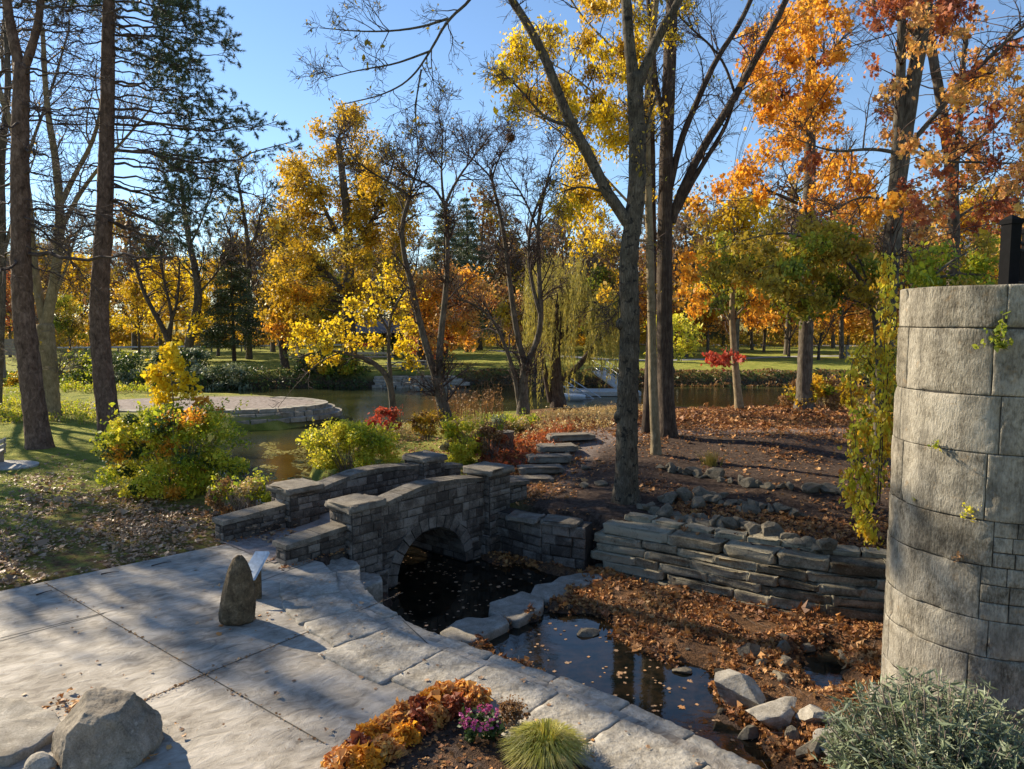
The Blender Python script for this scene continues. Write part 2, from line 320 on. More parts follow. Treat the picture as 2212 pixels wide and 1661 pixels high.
POOLA = np.array([tuple(BR(.9,3)),tuple(BR(.3,-.8)),(-3.1,13.6),(-2.4,12.6),(-1.5,12),(-.9,13.3),(.1,14.6),(1.1,15.8),(1.5,16.8),(.8,17.4),(-.2,18.0),tuple(BR(3.3,3))])
POOLB = poly([(1040,1390),(1100,1350),(1200,1325),(1320,1345),(1340,1410),(1420,1420),(1500,1460),(1560,1530),(1640,1600),(1600,1680),(1300,1560)])
POOLC = poly([(1700,1410),(1790,1400),(1830,1440),(1860,1500),(1780,1500),(1740,1440)])
def sdf(px, py, poly_):
    n = len(poly_); d = np.full(px.shape, 1e9); ins = np.zeros(px.shape, bool)
    for i in range(n):
        a = poly_[i]; c = poly_[(i+1) % n]; e = c-a; wx, wy = px-a[0], py-a[1]
        t = np.clip((wx*e[0]+wy*e[1])/(e@e), 0, 1); d = np.minimum(d, (wx-e[0]*t)**2+(wy-e[1]*t)**2)
        cond = (a[1] > py) != (c[1] > py)
        xi = a[0]+(py-a[1])*(c[0]-a[0])/(c[1]-a[1]+1e-12); ins ^= cond & (px < xi)
    d = np.sqrt(d); return np.where(ins, -d, d)
def ss(a, b_, x): t = np.clip((x-a)/(b_-a), 0, 1); return t*t*(3-2*t)
CP = np.array([(-5,10,0),(-8,12,0),(0,6,0),(4,4,0),(-6,2,0),(-12,14,0),(-15,20,0),(-20,28,0),(-12,26,0),(-25,38,-.15),(-30,30,0),(-17,37,-.3),(-45,40,0),(-24,44,-.25),(-8,19,0),
 (.65,22.9,-.06),(.81,23.4,.06),(1.15,24.3,.22),(1.6,25.2,.4),(2.2,26.4,.6),(3,27.4,.8),(4.8,24.2,.5),(5.9,27.3,.72),(10.9,34.6,.8),(14.2,35.1,.8),(5,20,.25),(3.1,19.4,.15),(6.4,16.9,.02),(9,15.4,.02),(3.6,17.6,.0),(5,16.6,.0),(12,20,.5),(8,21,.45),(16,28,.85),(25,31,.7),(15,13,.0),(4,30,.8),(7,32,.8),(9,26,.75),(0.6,18.6,0),(1.5,20,.05),
 (-1.7,25,-.05),(-.3,26,.12),(-3,30,-.4),(-4,36,-.85),(0,34,-.35),(3,38,-.1),(-4,40,-1.0),(2,42,-.7),(8,40,-.1),(10,37,.45),(-5,24.6,-.15),(-6,24,-.3),(-1,21.5,0),(13,39,.0),(20,38,.1),(16,36.5,.5),(28,37,.1),(0,41,-.95),(40,38,.2),(-.6,30,-.05),(1.8,31,.5)])
def land(x, y):
    d2 = (x[..., None]-CP[:, 0])**2+(y[..., None]-CP[:, 1])**2+.6; wt = 1/d2**1.8
    near = (wt*CP[:, 2]).sum(-1)/wt.sum(-1)
    far = .15+.5*ss(90, 300, y)+6*ss(180, 420, y)
    f = ss(54, 62, y); z = near*(1-f)+far*f
    return z+.03*np.sin(x*1.1+y*.4)*np.sin(y*.9-x*.3)
def height(x, y):
    x = np.asarray(x, float); y = np.asarray(y, float); L = land(x, y)
    sp = sdf(x, y, POND); f = ss(-1.2, 1.6, sp-.12*np.sin(x*1.3)*np.sin(y*1.7)); z = (-2.0)*(1-f)+L*f
    sc = np.minimum(sdf(x, y, CHAN), 99); fc = ss(-.3, .9, sc); z = np.minimum(z, -1.9*(1-fc)+L*fc)
    sb = sdf(x, y, BED); fb = ss(.5, .8, sb); pl = np.minimum(np.minimum(sdf(x, y, POOLA), sdf(x, y, POOLB)), sdf(x, y, POOLC))
    nb = .05*np.sin(x*3.1+1)*np.sin(y*2.7)+.03*np.sin(x*7+y*5)
    bed = ZW-.28+.4*ss(-.35, .35, pl+nb*4)+nb+.12*ss(14.5, 12, y)*ss(3.5, 6, x)
    return np.minimum(z, bed*(1-fb)+L*fb)
def G(u, v, it=12):
    z = 0.
    for _ in range(it):
        p = P(u, v, z); z = .5*z+.5*float(height(p[0], p[1]))
    return P(u, v, z)
PLAZA = np.array([(-9.44,13.11),(-6.3,16.05),(-6.45,16.5),tuple(BR(-2.1,2.15)),tuple(BR(-1.9,-.1)),(-3.9,14.7),(-3.2,13.5),(-2.75,12.6),(-1.75,11.35),(-.2,10.2),(1.05,9.25),(2.05,8.3),(2.9,7.3),(4.0,5.5),(6,2),(-14,2),(-16,7)])
PLAZA[3:5] = [BR(-1.4,2.2), BR(-1.4,.1)]
def axis(segs):
    out = [segs[0][0]]
    for a, b_, st in segs:
        n = max(1, int(round((b_-a)/st))); out += list(np.linspace(a, b_, n+1)[1:])
    return np.array(out)
gx = axis([(-500,-120,20),(-120,-40,4),(-40,-14,.8),(-14,14,.16),(14,40,.8),(40,120,4),(120,500,20)])
gy = axis([(-30,2,4),(2,6,.5),(6,27,.16),(27,50,.32),(50,75,.8),(75,160,4),(160,700,20)])
X, Y = np.meshgrid(gx, gy); Z = height(X, Y)
Z += np.where((np.abs(X) < 16) & (Y < 30), rng.normal(0, .012, Z.shape), 0)
inpl = sdf(X, Y, PLAZA); Z = np.where(inpl < .1, Z-.12, Z)
def zones(x, y):
    """dirt, litter, gravel"""
    dirt = np.zeros_like(x); lit = np.zeros_like(x); gra = np.zeros_like(x)
    hill = ss(-1.2, .8, x-.0*(y)+np.where(y > 24, -(y-24)*.05, 0))*ss(52, 46, y)*(y > 17)
    hill = np.maximum(hill, ss(0, 1, x)*(y > 12)*ss(52, 46, y)); dirt = np.maximum(dirt, hill)
    bedm = ss(.6, 0, sdf(x, y, BED)); dirt = np.maximum(dirt, bedm)
    lit = np.maximum(lit, bedm*.7*ss(-.1, .25, np.minimum(sdf(x, y, POOLA), sdf(x, y, POOLB))))
    lit = np.maximum(lit, hill*.22+hill*.5*ss(26, 33, y)); dirt = np.maximum(dirt, ss(3.2, 1.6, np.hypot(x+3.6, y-15.6)))
    lw = ss(-3, -6, x)*ss(27, 18, y)*(y > 12); lit = np.maximum(lit, lw*.62*ss(-16, -9, x+.3*(y-15)))
    pc = resample([(.5,22.6),(1.2,24.3),(2.3,26.6),(4.6,28.2),(8,29),(14,29.5),(24,30)], 60)
    dd = np.min(np.stack([(x-a[0])**2+(y-a[1])**2 for a in pc]), 0)**.5; gra = np.maximum(gra, ss(1.7, .7, dd)*(.8))
    mid = ss(-7, -5, x)*ss(1, -1, x)*ss(22, 24, y)*ss(44, 40, y); dirt = np.maximum(dirt, .15*mid)
    pk = ss(4.2, 3., (((x+18.5)/2.2)**2+((y-46)/1.3)**2)**.5); gra = np.maximum(gra, pk)
    bank = ss(.25, -.3, height(x, y)-land(x, y)+.25)*(y > 55); dirt = np.maximum(dirt, bank*.95)
    far = ss(115, 150, y); lit = np.maximum(lit, far*.55)
    return dirt, lit, gra
mb = MB(); ny, nx = X.shape
ii = (np.arange(ny-1)[:, None]*nx+np.arange(nx-1)[None]).ravel()
mb.add(np.stack([X, Y, Z], -1).reshape(-1, 3), np.stack([ii, ii+1, ii+nx+1, ii+nx], -1), 0, True)
go = mb.build('ground', M['ground']); tag(go, kind='structure')
dz, lz, gz = zones(X.ravel(), Y.ravel()); ca = go.data.color_attributes.new('zone', 'FLOAT_COLOR', 'POINT')
ca.data.foreach_set('color', np.stack([dz, lz, gz, np.ones_like(dz)], -1).ravel().astype(np.float32))
mb = MB(); wx = axis([(-110,-20,9),(-20,20,2),(20,110,9)]); wy = axis([(1,30,2),(30,80,5)]); XX, YY = np.meshgrid(wx, wy)
n_ = len(wx); ii = (np.arange(len(wy)-1)[:, None]*n_+np.arange(n_-1)[None]).ravel()
mb.add(np.stack([XX, YY, np.full(XX.shape, ZW)], -1).reshape(-1, 3), np.stack([ii, ii+1, ii+n_+1, ii+n_], -1))
tag(mb.build('water', M['water']), kind='structure')
def slab(mb, pts, z0, z1, mi=0, top_in=.0, jit=0):
    pts = np.asarray(pts, float); n = len(pts); c = pts.mean(0)
    t = pts+(c-pts)*top_in
    a = np.sum(pts[:, 0]*np.roll(pts[:, 1], -1)-np.roll(pts[:, 0], -1)*pts[:, 1])
    if a < 0: pts = pts[::-1]; t = t[::-1]
    V = np.concatenate([np.c_[pts, np.full(n, z0)], np.c_[t, np.full(n, z1)+rng.normal(0, jit, n)]])
    j = np.arange(n); mb.add(V, [np.stack([j, (j+1) % n, (j+1) % n+n, j+n], -1), (j+n)[None], j[::-1][None]], mi)
mb = MB(); slab(mb, PLAZA, -.25, .03); pl = mb.build('plaza_pavement', M['plaza']); tag(pl, kind='structure')
mb = MB()
def strip(mb, a, c, wd, z, mi=0):
    a, c = np.array(a[:2]), np.array(c[:2]); d = (c-a)/np.linalg.norm(c-a); nrm = np.array((-d[1], d[0]))*wd/2
    mb.add([(*(a+nrm), z), (*(a-nrm), z), (*(c-nrm), z), (*(c+nrm), z)], [[0, 1, 2, 3]], mi)
for a, c in (((96,1258),(700,1605)),((445,1455),(870,1280)),((0,1378),(230,1322)),((225,1325),(-60,1400)),((445,1455),(200,1560)),((545,1262),(760,1180)),((1010,1470),(870,1340))):
    strip(mb, P(*a, .034), P(*c, .034), .02, .034)
tag(mb.build('pavement_joints', M['joint']), kind='structure')
# far roads and paths
mb = MB()
def road(mb, pts, wd, lift=.03):
    p = resample(pts, 60); t = norm(np.gradient(p, axis=0)); nn = np.stack([-t[:, 1], t[:, 0]], -1)*wd/2
    a = p+nn; c = p-nn; V = np.concatenate([np.c_[a, height(a[:, 0], a[:, 1])+lift], np.c_[c, height(c[:, 0], c[:, 1])+lift]])
    j = np.arange(59); mb.add(V, np.stack([j, j+1, j+61, j+60], -1)[:, ::-1])
road(mb, [(-160,112),(-90,128),(-30,142),(10,150),(60,140),(160,125)], 7)
tag(mb.build('park_road', M['asphalt']), kind='structure')
mb = MB(); road(mb, [(-3,118),(6,100),(14,88),(26,92),(40,100),(70,104),(120,104)], 2.6); tag(mb.build('park_path', M['asphalt']), kind='structure')
# ------------------------------------------------------------ rocks
_ico = {}
def ico(sub):
    if sub not in _ico:
        import bmesh
        bm = bmesh.new(); bmesh.ops.create_icosphere(bm, subdivisions=sub, radius=1)
        bm.verts.ensure_lookup_table(); _ico[sub] = (np.array([v.co[:] for v in bm.verts]), np.array([[v.index for v in f.verts] for f in bm.faces])); bm.free()
    return _ico[sub]
def nz3(p, s, seed=0): return np.array([mnoise.noise(Vector((x*s+seed, y*s-seed, z*s+seed*.7))) for x, y, z in p])
def rockV(size, seed, cuts=9, sub=3, rough=.06, top=None, cutd=(.55,.85)):
    v, f = ico(sub); v = v.copy(); g = np.random.default_rng(seed)
    for _ in range(cuts):
        n = norm(g.normal(size=3)); d = g.uniform(*cutd); s = v@n; v = v-np.outer(np.maximum(0, s-d), n)
    if top: s = v[:, 2]; v[:, 2] = np.minimum(s, top)
    v = v*(1+rough*nz3(v, 2.2, seed % 97)[:, None]+rough*.5*nz3(v, 6, seed % 89)[:, None])
    return v*np.array(size)/2, f
def rotz(v, a): c, s = math.cos(a), math.sin(a); return v@np.array([[c, s, 0], [-s, c, 0], [0, 0, 1]])
def crack(v, s, seed, amt=.03):
    return v*(1-amt*np.exp(-(nz3(v, s, seed)/.035)**2)-amt*.6*np.exp(-(nz3(v, s*2.3, seed+3)/.03)**2))[:, None]
def rock(name, label, cat, loc, size, seed, mat='rock', rz=0, group=None, sink=.3, smooth=False, **k):
    v, f = rockV(size, seed, **k); v = rotz(v, rz); v[:, 2] -= v[:, 2].min()+sink*size[2]
    mb = MB(); mb.add(v+np.array(loc), f, 0, smooth); o = mb.build(name, M[mat], base=tuple(map(float, loc))); return tag(o, label, cat, group)
def blockV(L, D, H, seed, ex=.13, rough=.012):
    """rough rectangular stone, base-centred: x length, y depth, z height"""
    g = np.random.default_rng(seed); v, f = ico(4); v = v.copy()
    s = np.sign(v)*np.abs(v)**ex; s = s/np.max(np.abs(s), axis=0)
    s = s*(1+.05*g.normal(size=3)); s = s*np.array((L, D, H))/2
    q = np.stack([nz3(s, 6, seed % 91), nz3(s, 6, seed % 83+9), nz3(s, 6, seed % 71+5)], -1)
    q2 = np.stack([nz3(s, 18, seed % 91), nz3(s, 18, seed % 83+9), nz3(s, 18, seed % 71+5)], -1)
    s = s+q*rough*2.2+q2*rough; s[:, 2] += H/2; return s, f
# ------------------------------------------------------------ masonry on a plane
def masonry(mb, O, U, Vv, W, top, rowh=(.14,.24), lens=(.2,.5), bottom=0., hole=None, mi=0, prot=.03, bev=.018, vary=.35):
    """blocks laid over plane with origin O, U along, Vv up; top(u) height; hole=(cu,cv,r)"""
    U = norm(np.array(U, float)); Vv = norm(np.array(Vv, float)); Nn = np.cross(U, Vv); O = np.array(O, float); v0 = bottom
    tmax = max(top(u) for u in np.linspace(0, W, 12))
    while v0 < tmax-.03:
        h = rng.uniform(*rowh); h = min(h, tmax-v0); u = -rng.uniform(0, .2)
        while u < W:
            l = rng.uniform(*lens); a, c = max(u, 0), min(u+l, W); u += l
            if c-a < .05: continue
            if W-c < .1: c = W; u = W
            gp = .008
            cs = np.array([(a+gp, v0+gp), (c-gp, v0+gp), (c-gp, v0+h-gp), (a+gp, v0+h-gp)])
            cs[:, 1] = np.minimum(cs[:, 1], [top(q)-.004 for q in cs[:, 0]])
            cs[1:3, 0] += 0
            if cs[2, 1]-cs[1, 1] < .02 and cs[3, 1]-cs[0, 1] < .02: continue
            if hole:
                cu, cv, r = hole; dd = cs-np.array((cu, max(cv, -9))); dist = np.where(cs[:, 1] > cv, np.hypot(dd[:, 0], dd[:, 1]), np.abs(dd[:, 0]))
                if (dist < r).all(): continue
                for q in range(4):
                    if dist[q] < r:
                        if cs[q, 1] > cv: cs[q] = np.array((cu, cv))+dd[q]/max(dist[q], 1e-6)*r
                        else: cs[q, 0] = cu+math.copysign(r, dd[q, 0])
            cs = cs+rng.normal(0, .005, cs.shape); ctr = cs.mean(0); pr = prot*rng.uniform(1-vary, 1+vary)
            inn = ctr+(cs-ctr)*(1-bev*2/np.maximum(np.abs(cs-ctr).max(0), .04))
            back = [O+U*p[0]+Vv*p[1]-Nn*.02 for p in cs]; mid = [O+U*p[0]+Vv*p[1]+Nn*(pr*.55) for p in cs]
            fr = [O+U*p[0]+Vv*p[1]+Nn*(pr+rng.normal(0, .004)) for p in inn]; cc = [O+U*ctr[0]+Vv*ctr[1]+Nn*(pr+rng.uniform(.0, .012))]
            Vq = np.array(back+mid+fr+cc); j = np.arange(4); j2 = (j+1) % 4
            mb.add(Vq, [np.concatenate([np.stack([j, j2, j2+4, j+4], -1), np.stack([j+4, j2+4, j2+8, j+8], -1)]), np.stack([j+8, j2+8, np.full(4, 12)], -1)], mi)
        v0 += h
def xyz(p, z): return np.array((p[0], p[1], z))
E3, N3 = np.array((*EV, 0)), np.array((*NV, 0)); Z3 = np.array((0, 0, 1.))
br = empty('stone_footbridge', xyz(BR(2.1, 1.2), 0), 'small arched stone footbridge with square capped pillars over the leafy creek', 'footbridge')
deckz = lambda s: .03+.22*max(0, math.sin(math.pi*np.clip((s+.1)/4.6, 0, 1)))
partop = lambda s: float(np.interp(s, [0, .4, 1.0, 1.75, 2.4, 3.1, 3.9, 4.3], [.76, .80, .92, 1.04, 1.055, 1.0, .9, .85]))
AC, AR = 2.1, 1.15
def archz(s): d = abs(s-AC); return ZW+.03+math.sqrt(max(0, AR*AR-d*d)) if d < AR else -1.9
# body: strips across the width
mb = MB(); S = np.unique(np.concatenate([np.linspace(-.4, AC-AR, 5), AC-AR*np.cos(np.linspace(0, math.pi, 25)), np.linspace(AC+AR, 4.6, 5)]))
oA, oB = -.2, 2.63
for s0, s1 in zip(S[:-1], S[1:]):
    inside = abs((s0+s1)/2-AC) < AR
    b0, b1 = (archz(s0) if inside else -1.9), (archz(s1) if inside else -1.9)
    if inside: b0 = ZW+.03+math.sqrt(max(0, AR*AR-(s0-AC)**2)); b1 = ZW+.03+math.sqrt(max(0, AR*AR-(s1-AC)**2))
    c = [xyz(BR(s0, oA), b0), xyz(BR(s1, oA), b1), xyz(BR(s1, oB), b1), xyz(BR(s0, oB), b0), xyz(BR(s0, oA), deckz(s0)), xyz(BR(s1, oA), deckz(s1)), xyz(BR(s1, oB), deckz(s1)), xyz(BR(s0, oB), deckz(s0))]
    mb.add(c, BOXF)
for sx in (AC-AR, AC+AR): box(mb, xyz(BR(sx+(-.1 if sx < AC else .1), 1.215), -1.55), (.2, 2.81, .8), math.atan2(EV[1], EV[0]))
mb.build('bridge_body', M['mortar'], br)
mb = MB()   # vault lining stones
for i in range(22):
    a0, a1 = math.pi*i/22, math.pi*(i+1)/22; o = oA; 
    while o < oB:
        l = rng.uniform(.3, .6); o1 = min(o+l, oB); rr_ = AR-rng.uniform(.01, .04); g = .012
        c = [xyz(BR(AC-q*math.cos(t), w_), ZW+.03+q*math.sin(t)) for q in (AR+.03, rr_) for t, w_ in ((a0+g, o+g), (a1-g, o+g), (a1-g, o1-g), (a0+g, o1-g))]
        mb.add(c, BOXF[:, ::-1]); o = o1
mb.build('vault_stones', M['bridge'], br)
r_ = AR+.24; near_mb = MB(); far_mb = MB(); mb = near_mb
masonry(mb, xyz(BR(.3, -.2), ZW-.35), E3, Z3, 3.9, lambda u: partop(u+.3)-.1-(ZW-.35), (.13,.26), (.2,.55), 0, (AC-.3, .38, r_))
mb = far_mb; masonry(mb, xyz(BR(4.2, 2.63), ZW-.35), -E3, Z3, 3.9, lambda u: partop(4.2-u)-.1-(ZW-.35), (.13,.26), (.2,.55), 0, (4.2-AC, .38, r_))
for off, sg in ((-.2, -1), (2.63, 1)):
    mb = near_mb if sg < 0 else far_mb
    for i in range(15):   # voussoirs
        a0, a1 = math.pi*i/15+.012, math.pi*(i+1)/15-.012; ro = AR+.26+rng.uniform(-.02, .03); p_ = .035+rng.uniform(0, .02)
        c = [xyz(BR(AC-q*math.cos(t), off+sg*d), ZW+.03+q*math.sin(t)) for d in (-.05, p_) for q, t in ((AR-.02, a0), (AR-.02, a1), (ro, a1), (ro, a0))]
        mb.add(c, BOXF if sg > 0 else BOXF[:, ::-1])
near_mb.build('arch_wall', M['bridge'], br); far_mb.build('arch_wall', M['bridge'], br)
for off0, off1, nm in ((-.2, .2, 'parapet'), (2.23, 2.63, 'parapet')):
    mb = MB(); S2 = np.linspace(.25, 4.0, 16)
    for s0, s1 in zip(S2[:-1], S2[1:]):
        mb.add([xyz(BR(s, o), z) for z0 in (0, 1) for s, o, z in ((s0, off0, partop(s0)-.08 if z0 else -.1), (s1, off0, partop(s1)-.08 if z0 else -.1), (s1, off1, partop(s1)-.08 if z0 else -.1), (s0, off1, partop(s0)-.08 if z0 else -.1))], BOXF, 1)
    if off0 < 0: masonry(mb, xyz(BR(4.0, off1), 0), -E3, Z3, 3.75, lambda u: partop(4.0-u)-.09, (.13,.22), (.2,.45), .05)
    else: masonry(mb, xyz(BR(.25, off0), 0), E3, Z3, 3.75, lambda u: partop(.25+u)-.09, (.13,.22), (.2,.45), .05)
    pp = mb.build(nm, [M['bridge'], M['mortar']], br)
    mb = MB(); s0 = .25      # coping slabs
    while s0 < 3.95:
        s1 = min(s0+rng.uniform(.5, .9), 4.0); s1 = 4.0 if 4.0-s1 < .3 else s1
        lo, hi = off0-.06, off1+.06; g = .006; qs = np.linspace(s0+g, s1-g, 4)
        for qa, qb in zip(qs[:-1], qs[1:]):
            mb.add([xyz(BR(s, o), partop(s)+dz_+rng.normal(0, .004)) for dz_ in (-.09, .015) for s, o in ((qa, lo), (qb, lo), (qb, hi), (qa, hi))], BOXF)
        s0 = s1
    mb.build('coping', M['coping'], pp)
def pillar(s, o, zt, wd=.86, foot=False):
    mb = MB(); c = BR(s, o); zb = -1.9 if foot else -.3; az = math.atan2(EV[1], EV[0]); zt0 = zt-.12
    box(mb, xyz(c, (zb+zt0)/2), (wd-.06, wd-.06, zt0-zb), az, 1)
    if foot: box(mb, xyz(BR(s, o), (zb-.55)/2-.1), (wd+.1, wd+.1, abs(zb+.75)), az, 1)
    h = wd/2-.03
    for O_, U_ in ((BR(s-h, o-h), E3), (BR(s+h, o-h), N3), (BR(s+h, o+h), -E3), (BR(s-h, o+h), -N3)):
        masonry(mb, xyz(O_, zb+.02), U_, Z3, 2*h, lambda u: zt0-zb-.02, (.13,.22), (.2,.45), 0, prot=.035)
    if foot:
        h2 = h+.08
        for O_, U_ in ((BR(s-h2, o-h2), E3), (BR(s+h2, o-h2), N3), (BR(s+h2, o+h2), -E3), (BR(s-h2, o+h2), -N3)):
            masonry(mb, xyz(O_, zb+.02), U_, Z3, 2*h2, lambda u: -.62-zb, (.16,.28), (.25,.5), 0, prot=.04)
    p = mb.build('pillar', [M['bridge'], M['mortar']], br)
    mb = MB(); v, f = blockV(wd+.14, wd+.14, .15, int(s*100+o*10)+50, rough=.02); v = rotz(v, az); mb.add(v+xyz(c, zt-.14), f, 0, True)
    mb.build('pillar_cap', M['coping'], p)
pillar(0, 0, 1.0, foot=True); pillar(0, 2.43, 1.0); pillar(4.35, 0, 1.1, foot=True); pillar(4.25, 2.43, 1.14)
def wing(sa, sb, o, za, zb_, base=-.2, wd=.4):
    mb = MB(); top = lambda u: za+(zb_-za)*u/abs(sb-sa)-.08; sg = 1 if sb > sa else -1; L = abs(sb-sa); dr = E3*sg
    a = BR(sa, o-wd/2*1); 
    c = [xyz(BR(s, q), z) for s_, in () for q in ()]
    mb.add([xyz(BR(s, q), z) for k in (0, 1) for s, q, z in ((sa, o-wd/2+.02, [base, za-.09][k]), (sb, o-wd/2+.02, [base, zb_-.09][k]), (sb, o+wd/2-.02, [base, zb_-.09][k]), (sa, o+wd/2-.02, [base, za-.09][k]))], BOXF if sg > 0 else BOXF[:, ::-1], 1)
    if sg > 0:
        masonry(mb, xyz(BR(sa, o-wd/2+.02), base), E3, Z3, L, lambda u: top(u)-base, (.12,.2), (.2,.45))
        masonry(mb, xyz(BR(sb, o+wd/2-.02), base), -E3, Z3, L, lambda u: top(L-u)-base, (.12,.2), (.2,.45))
        masonry(mb, xyz(BR(sb, o-wd/2+.02), base), N3, Z3, wd-.04, lambda u: top(L)-base, (.12,.2), (.2,.4))
    else:
        masonry(mb, xyz(BR(sb, o-wd/2+.02), base), E3, Z3, L, lambda u: top(L-u)-base, (.12,.2), (.2,.45))
        masonry(mb, xyz(BR(sa, o+wd/2-.02), base), -E3, Z3, L, lambda u: top(u)-base, (.12,.2), (.2,.45))
        masonry(mb, xyz(BR(sb, o+wd/2-.02), base), -N3, Z3, wd-.04, lambda u: top(L)-base, (.12,.2), (.2,.4))
    p = mb.build('wing_wall', [M['bridge'], M['mortar']], br)
    mb = MB(); q = 0.
    while q < L-.01:
        q1 = min(q+rng.uniform(.5, .8), L+.05); q1 = L+.05 if L-q1 < .3 else q1
        for qa, qb in ((q+.005, (q+q1)/2), ((q+q1)/2, q1-.005)):
            mb.add([xyz(BR(sa+sg*s, o+w_), top(s)+dz_+rng.normal(0, .004)) for dz_ in (-.01, .09) for s, w_ in ((qa, -wd/2-.06), (qb, -wd/2-.06), (qb, wd/2+.06), (qa, wd/2+.06))], BOXF if sg > 0 else BOXF[:, ::-1])
        q = q1
    mb.build('coping', M['coping'], p)
wing(-.4, -1.88, 0, .55, .46); wing(-.4, -1.97, 2.4, .62, .53); wing(4.78, 5.72, 0, .62, .52, -.9); wing(4.65, 5.5, 2.43, .78, .7)
mb = MB(); S3 = np.linspace(-2.0, 5.9, 20)
for s0, s1 in zip(S3[:-1], S3[1:]): mb.add([xyz(BR(s0, .1), deckz(s0)+.02), xyz(BR(s1, .1), deckz(s1)+.02), xyz(BR(s1, 2.3), deckz(s1)+.02), xyz(BR(s0, 2.3), deckz(s0)+.02)], [[0, 1, 2, 3]])
mb.build('deck', M['gravel'], br)
# ------------------------------------------------------------ dark abutment wall between bridge and drystack wall
def wallrun(mb, pts, z0, z1, thick, rowh=(.18,.3), lens=(.3,.6), mcore=1, flip=1):
    for a, c in zip(pts[:-1], pts[1:]):
        a, c = np.array(a), np.array(c); L = np.linalg.norm(c-a); d = (c-a)/L; nn = np.array((d[1], -d[0]))*flip
        q = [a-nn*.02, c-nn*.02, c-nn*thick, a-nn*thick]
        mb.add([xyz(p, z) for z in (z0, z1) for p in q], BOXF if flip < 0 else BOXF[:, ::-1], mcore)
        masonry(mb, xyz(a if flip > 0 else c, z0), np.array((*(d*flip), 0)), Z3, L, lambda u: z1-z0-.01, rowh, lens, prot=.05, vary=.6)
cw = empty('creek_side_wall', (.8, 18, -1.2), 'low dark damp rubble wall in shade between the bridge pillar and stacked stone wall', 'retaining wall')
mb = MB(); wallrun(mb, [tuple(BR(4.3, -.38)), (.75, 18.0), (1.8, 17.5)], -1.6, -.03, .5); mb.build('rubble_face', [M['bridge'], M['mortar']], cw)
mb = MB(); 
for (x_, y_, a_, l_) in ((.35, 18.35, -.45, .95), (1.25, 17.95, -.45, .9)):
    v, f = blockV(l_, .55, .1, int(l_*77), rough=.02); mb.add(rotz(v, a_)+np.array((x_, y_, -.06)), f, 0, True)
mb.build('wall_top', M['coping'], cw)
# drystack wall: six courses stepping back
ds = empty('drystack_wall', (5, 15.5, -1.2), 'long grey wall of flat stacked stones stepping back beside leaf covered creek bed', 'retaining wall')
basel = resample([(1.85,17.45),(3.2,16.65),(4.9,15.25),(6.2,14.5),(7.6,14.0),(10,13.3),(13,12.3)], 200, 2)
cum = np.concatenate([[0], np.cumsum(np.linalg.norm(np.diff(basel, axis=0), axis=1))])
def along(s): return np.array([np.interp(s, cum, basel[:, 0]), np.interp(s, cum, basel[:, 1])])
zc = ZW-.05; hs = [.2, .21, .2, .2, .21, .26]; nst = 0
for ci, h in enumerate(hs):
    mb = MB(); s = .02+rng.uniform(0, .3)*(ci % 2) if ci else .02
    while s < cum[-1]-.3:
        l = rng.uniform(.6, 1.7) if ci < 5 else rng.uniform(.9, 1.6); a, c = along(s), along(min(s+l, cum[-1])); d = (c-a)/np.linalg.norm(c-a); bk = np.array((-d[1], d[0]))*-1
        bk = np.array((-d[1], d[0])); 
        if bk[1] < 0: bk = -bk
        dep = .5 if ci < 5 else .75; off = .05+ci*.065+rng.uniform(-.035, .035)+dep/2; m_ = (a+c)/2+bk*off
        v, f = blockV(np.linalg.norm(c-a)-.012, dep, h-.012, int(rng.integers(1e6)), rough=.02)
        v[:, 2] += rng.normal(0, .006); mb.add(rotz(v, math.atan2(d[1], d[0])+rng.normal(0, .012))+xyz(m_, zc), f, 0, True); s += l; nst += 1
    mb.build('stone_course', M['lime_st'], ds); zc += h
mb = MB(); pts = [along(s)+np.array((.35, .75)) for s in np.linspace(0, cum[-1], 14)]
for a, c in zip(pts[:-1], pts[1:]):
    q = [a, c, c+np.array((.2, .4)), a+np.array((.2, .4))]; mb.add([xyz(p, z) for z in (-1.6, -.16) for p in q], BOXF)
mb.build('earth_core', M['mortar'], ds)
# ------------------------------------------------------------ curb wall and edging pavers
curb = resample([(-3.15,14.35),(-2.95,13.5),(-2.53,12.66),(-1.55,11.48),(-.04,10.35),(1.21,9.42),(2.2,8.43),(3.0,7.4),(4.2,5.6),(5.5,3.8)], 200, 2)
cc_ = np.concatenate([[0], np.cumsum(np.linalg.norm(np.diff(curb, axis=0), axis=1))])
def ca_(s): return np.array([np.interp(s, cc_, curb[:, 0]), np.interp(s, cc_, curb[:, 1])])
def cn_(s): d = norm((ca_(s+.05)-ca_(s-.05))[None])[0]; return np.array((-d[1], d[0]))   # towards the creek
ew = empty('creek_edge_wall', (0, 10.4, -1.2), 'low curved stone wall holding the edge of the paved terrace above the creek', 'retaining wall')
mb = MB()
for a, c in zip(np.linspace(0, cc_[-1], 15)[:-1], np.linspace(0, cc_[-1], 15)[1:]):
    pa, pc = ca_(a)-cn_(a)*.06, ca_(c)-cn_(c)*.06; qa, qc = pa-cn_(a)*.4, pc-cn_(c)*.4
    mb.add([xyz(p, z) for z in (-1.7, -.03) for p in (pa, pc, qc, qa)], BOXF[:, ::-1], 1)
    d = pc-pa; L = np.linalg.norm(d); masonry(mb, xyz(pc+cn_(c)*.0, -1.6), np.array((*(-d/L), 0)), Z3, L, lambda u: 1.56, (.16,.26), (.3,.6), prot=.05)
mb.build('wall_face', [M['lime_st'], M['mortar']], ew)
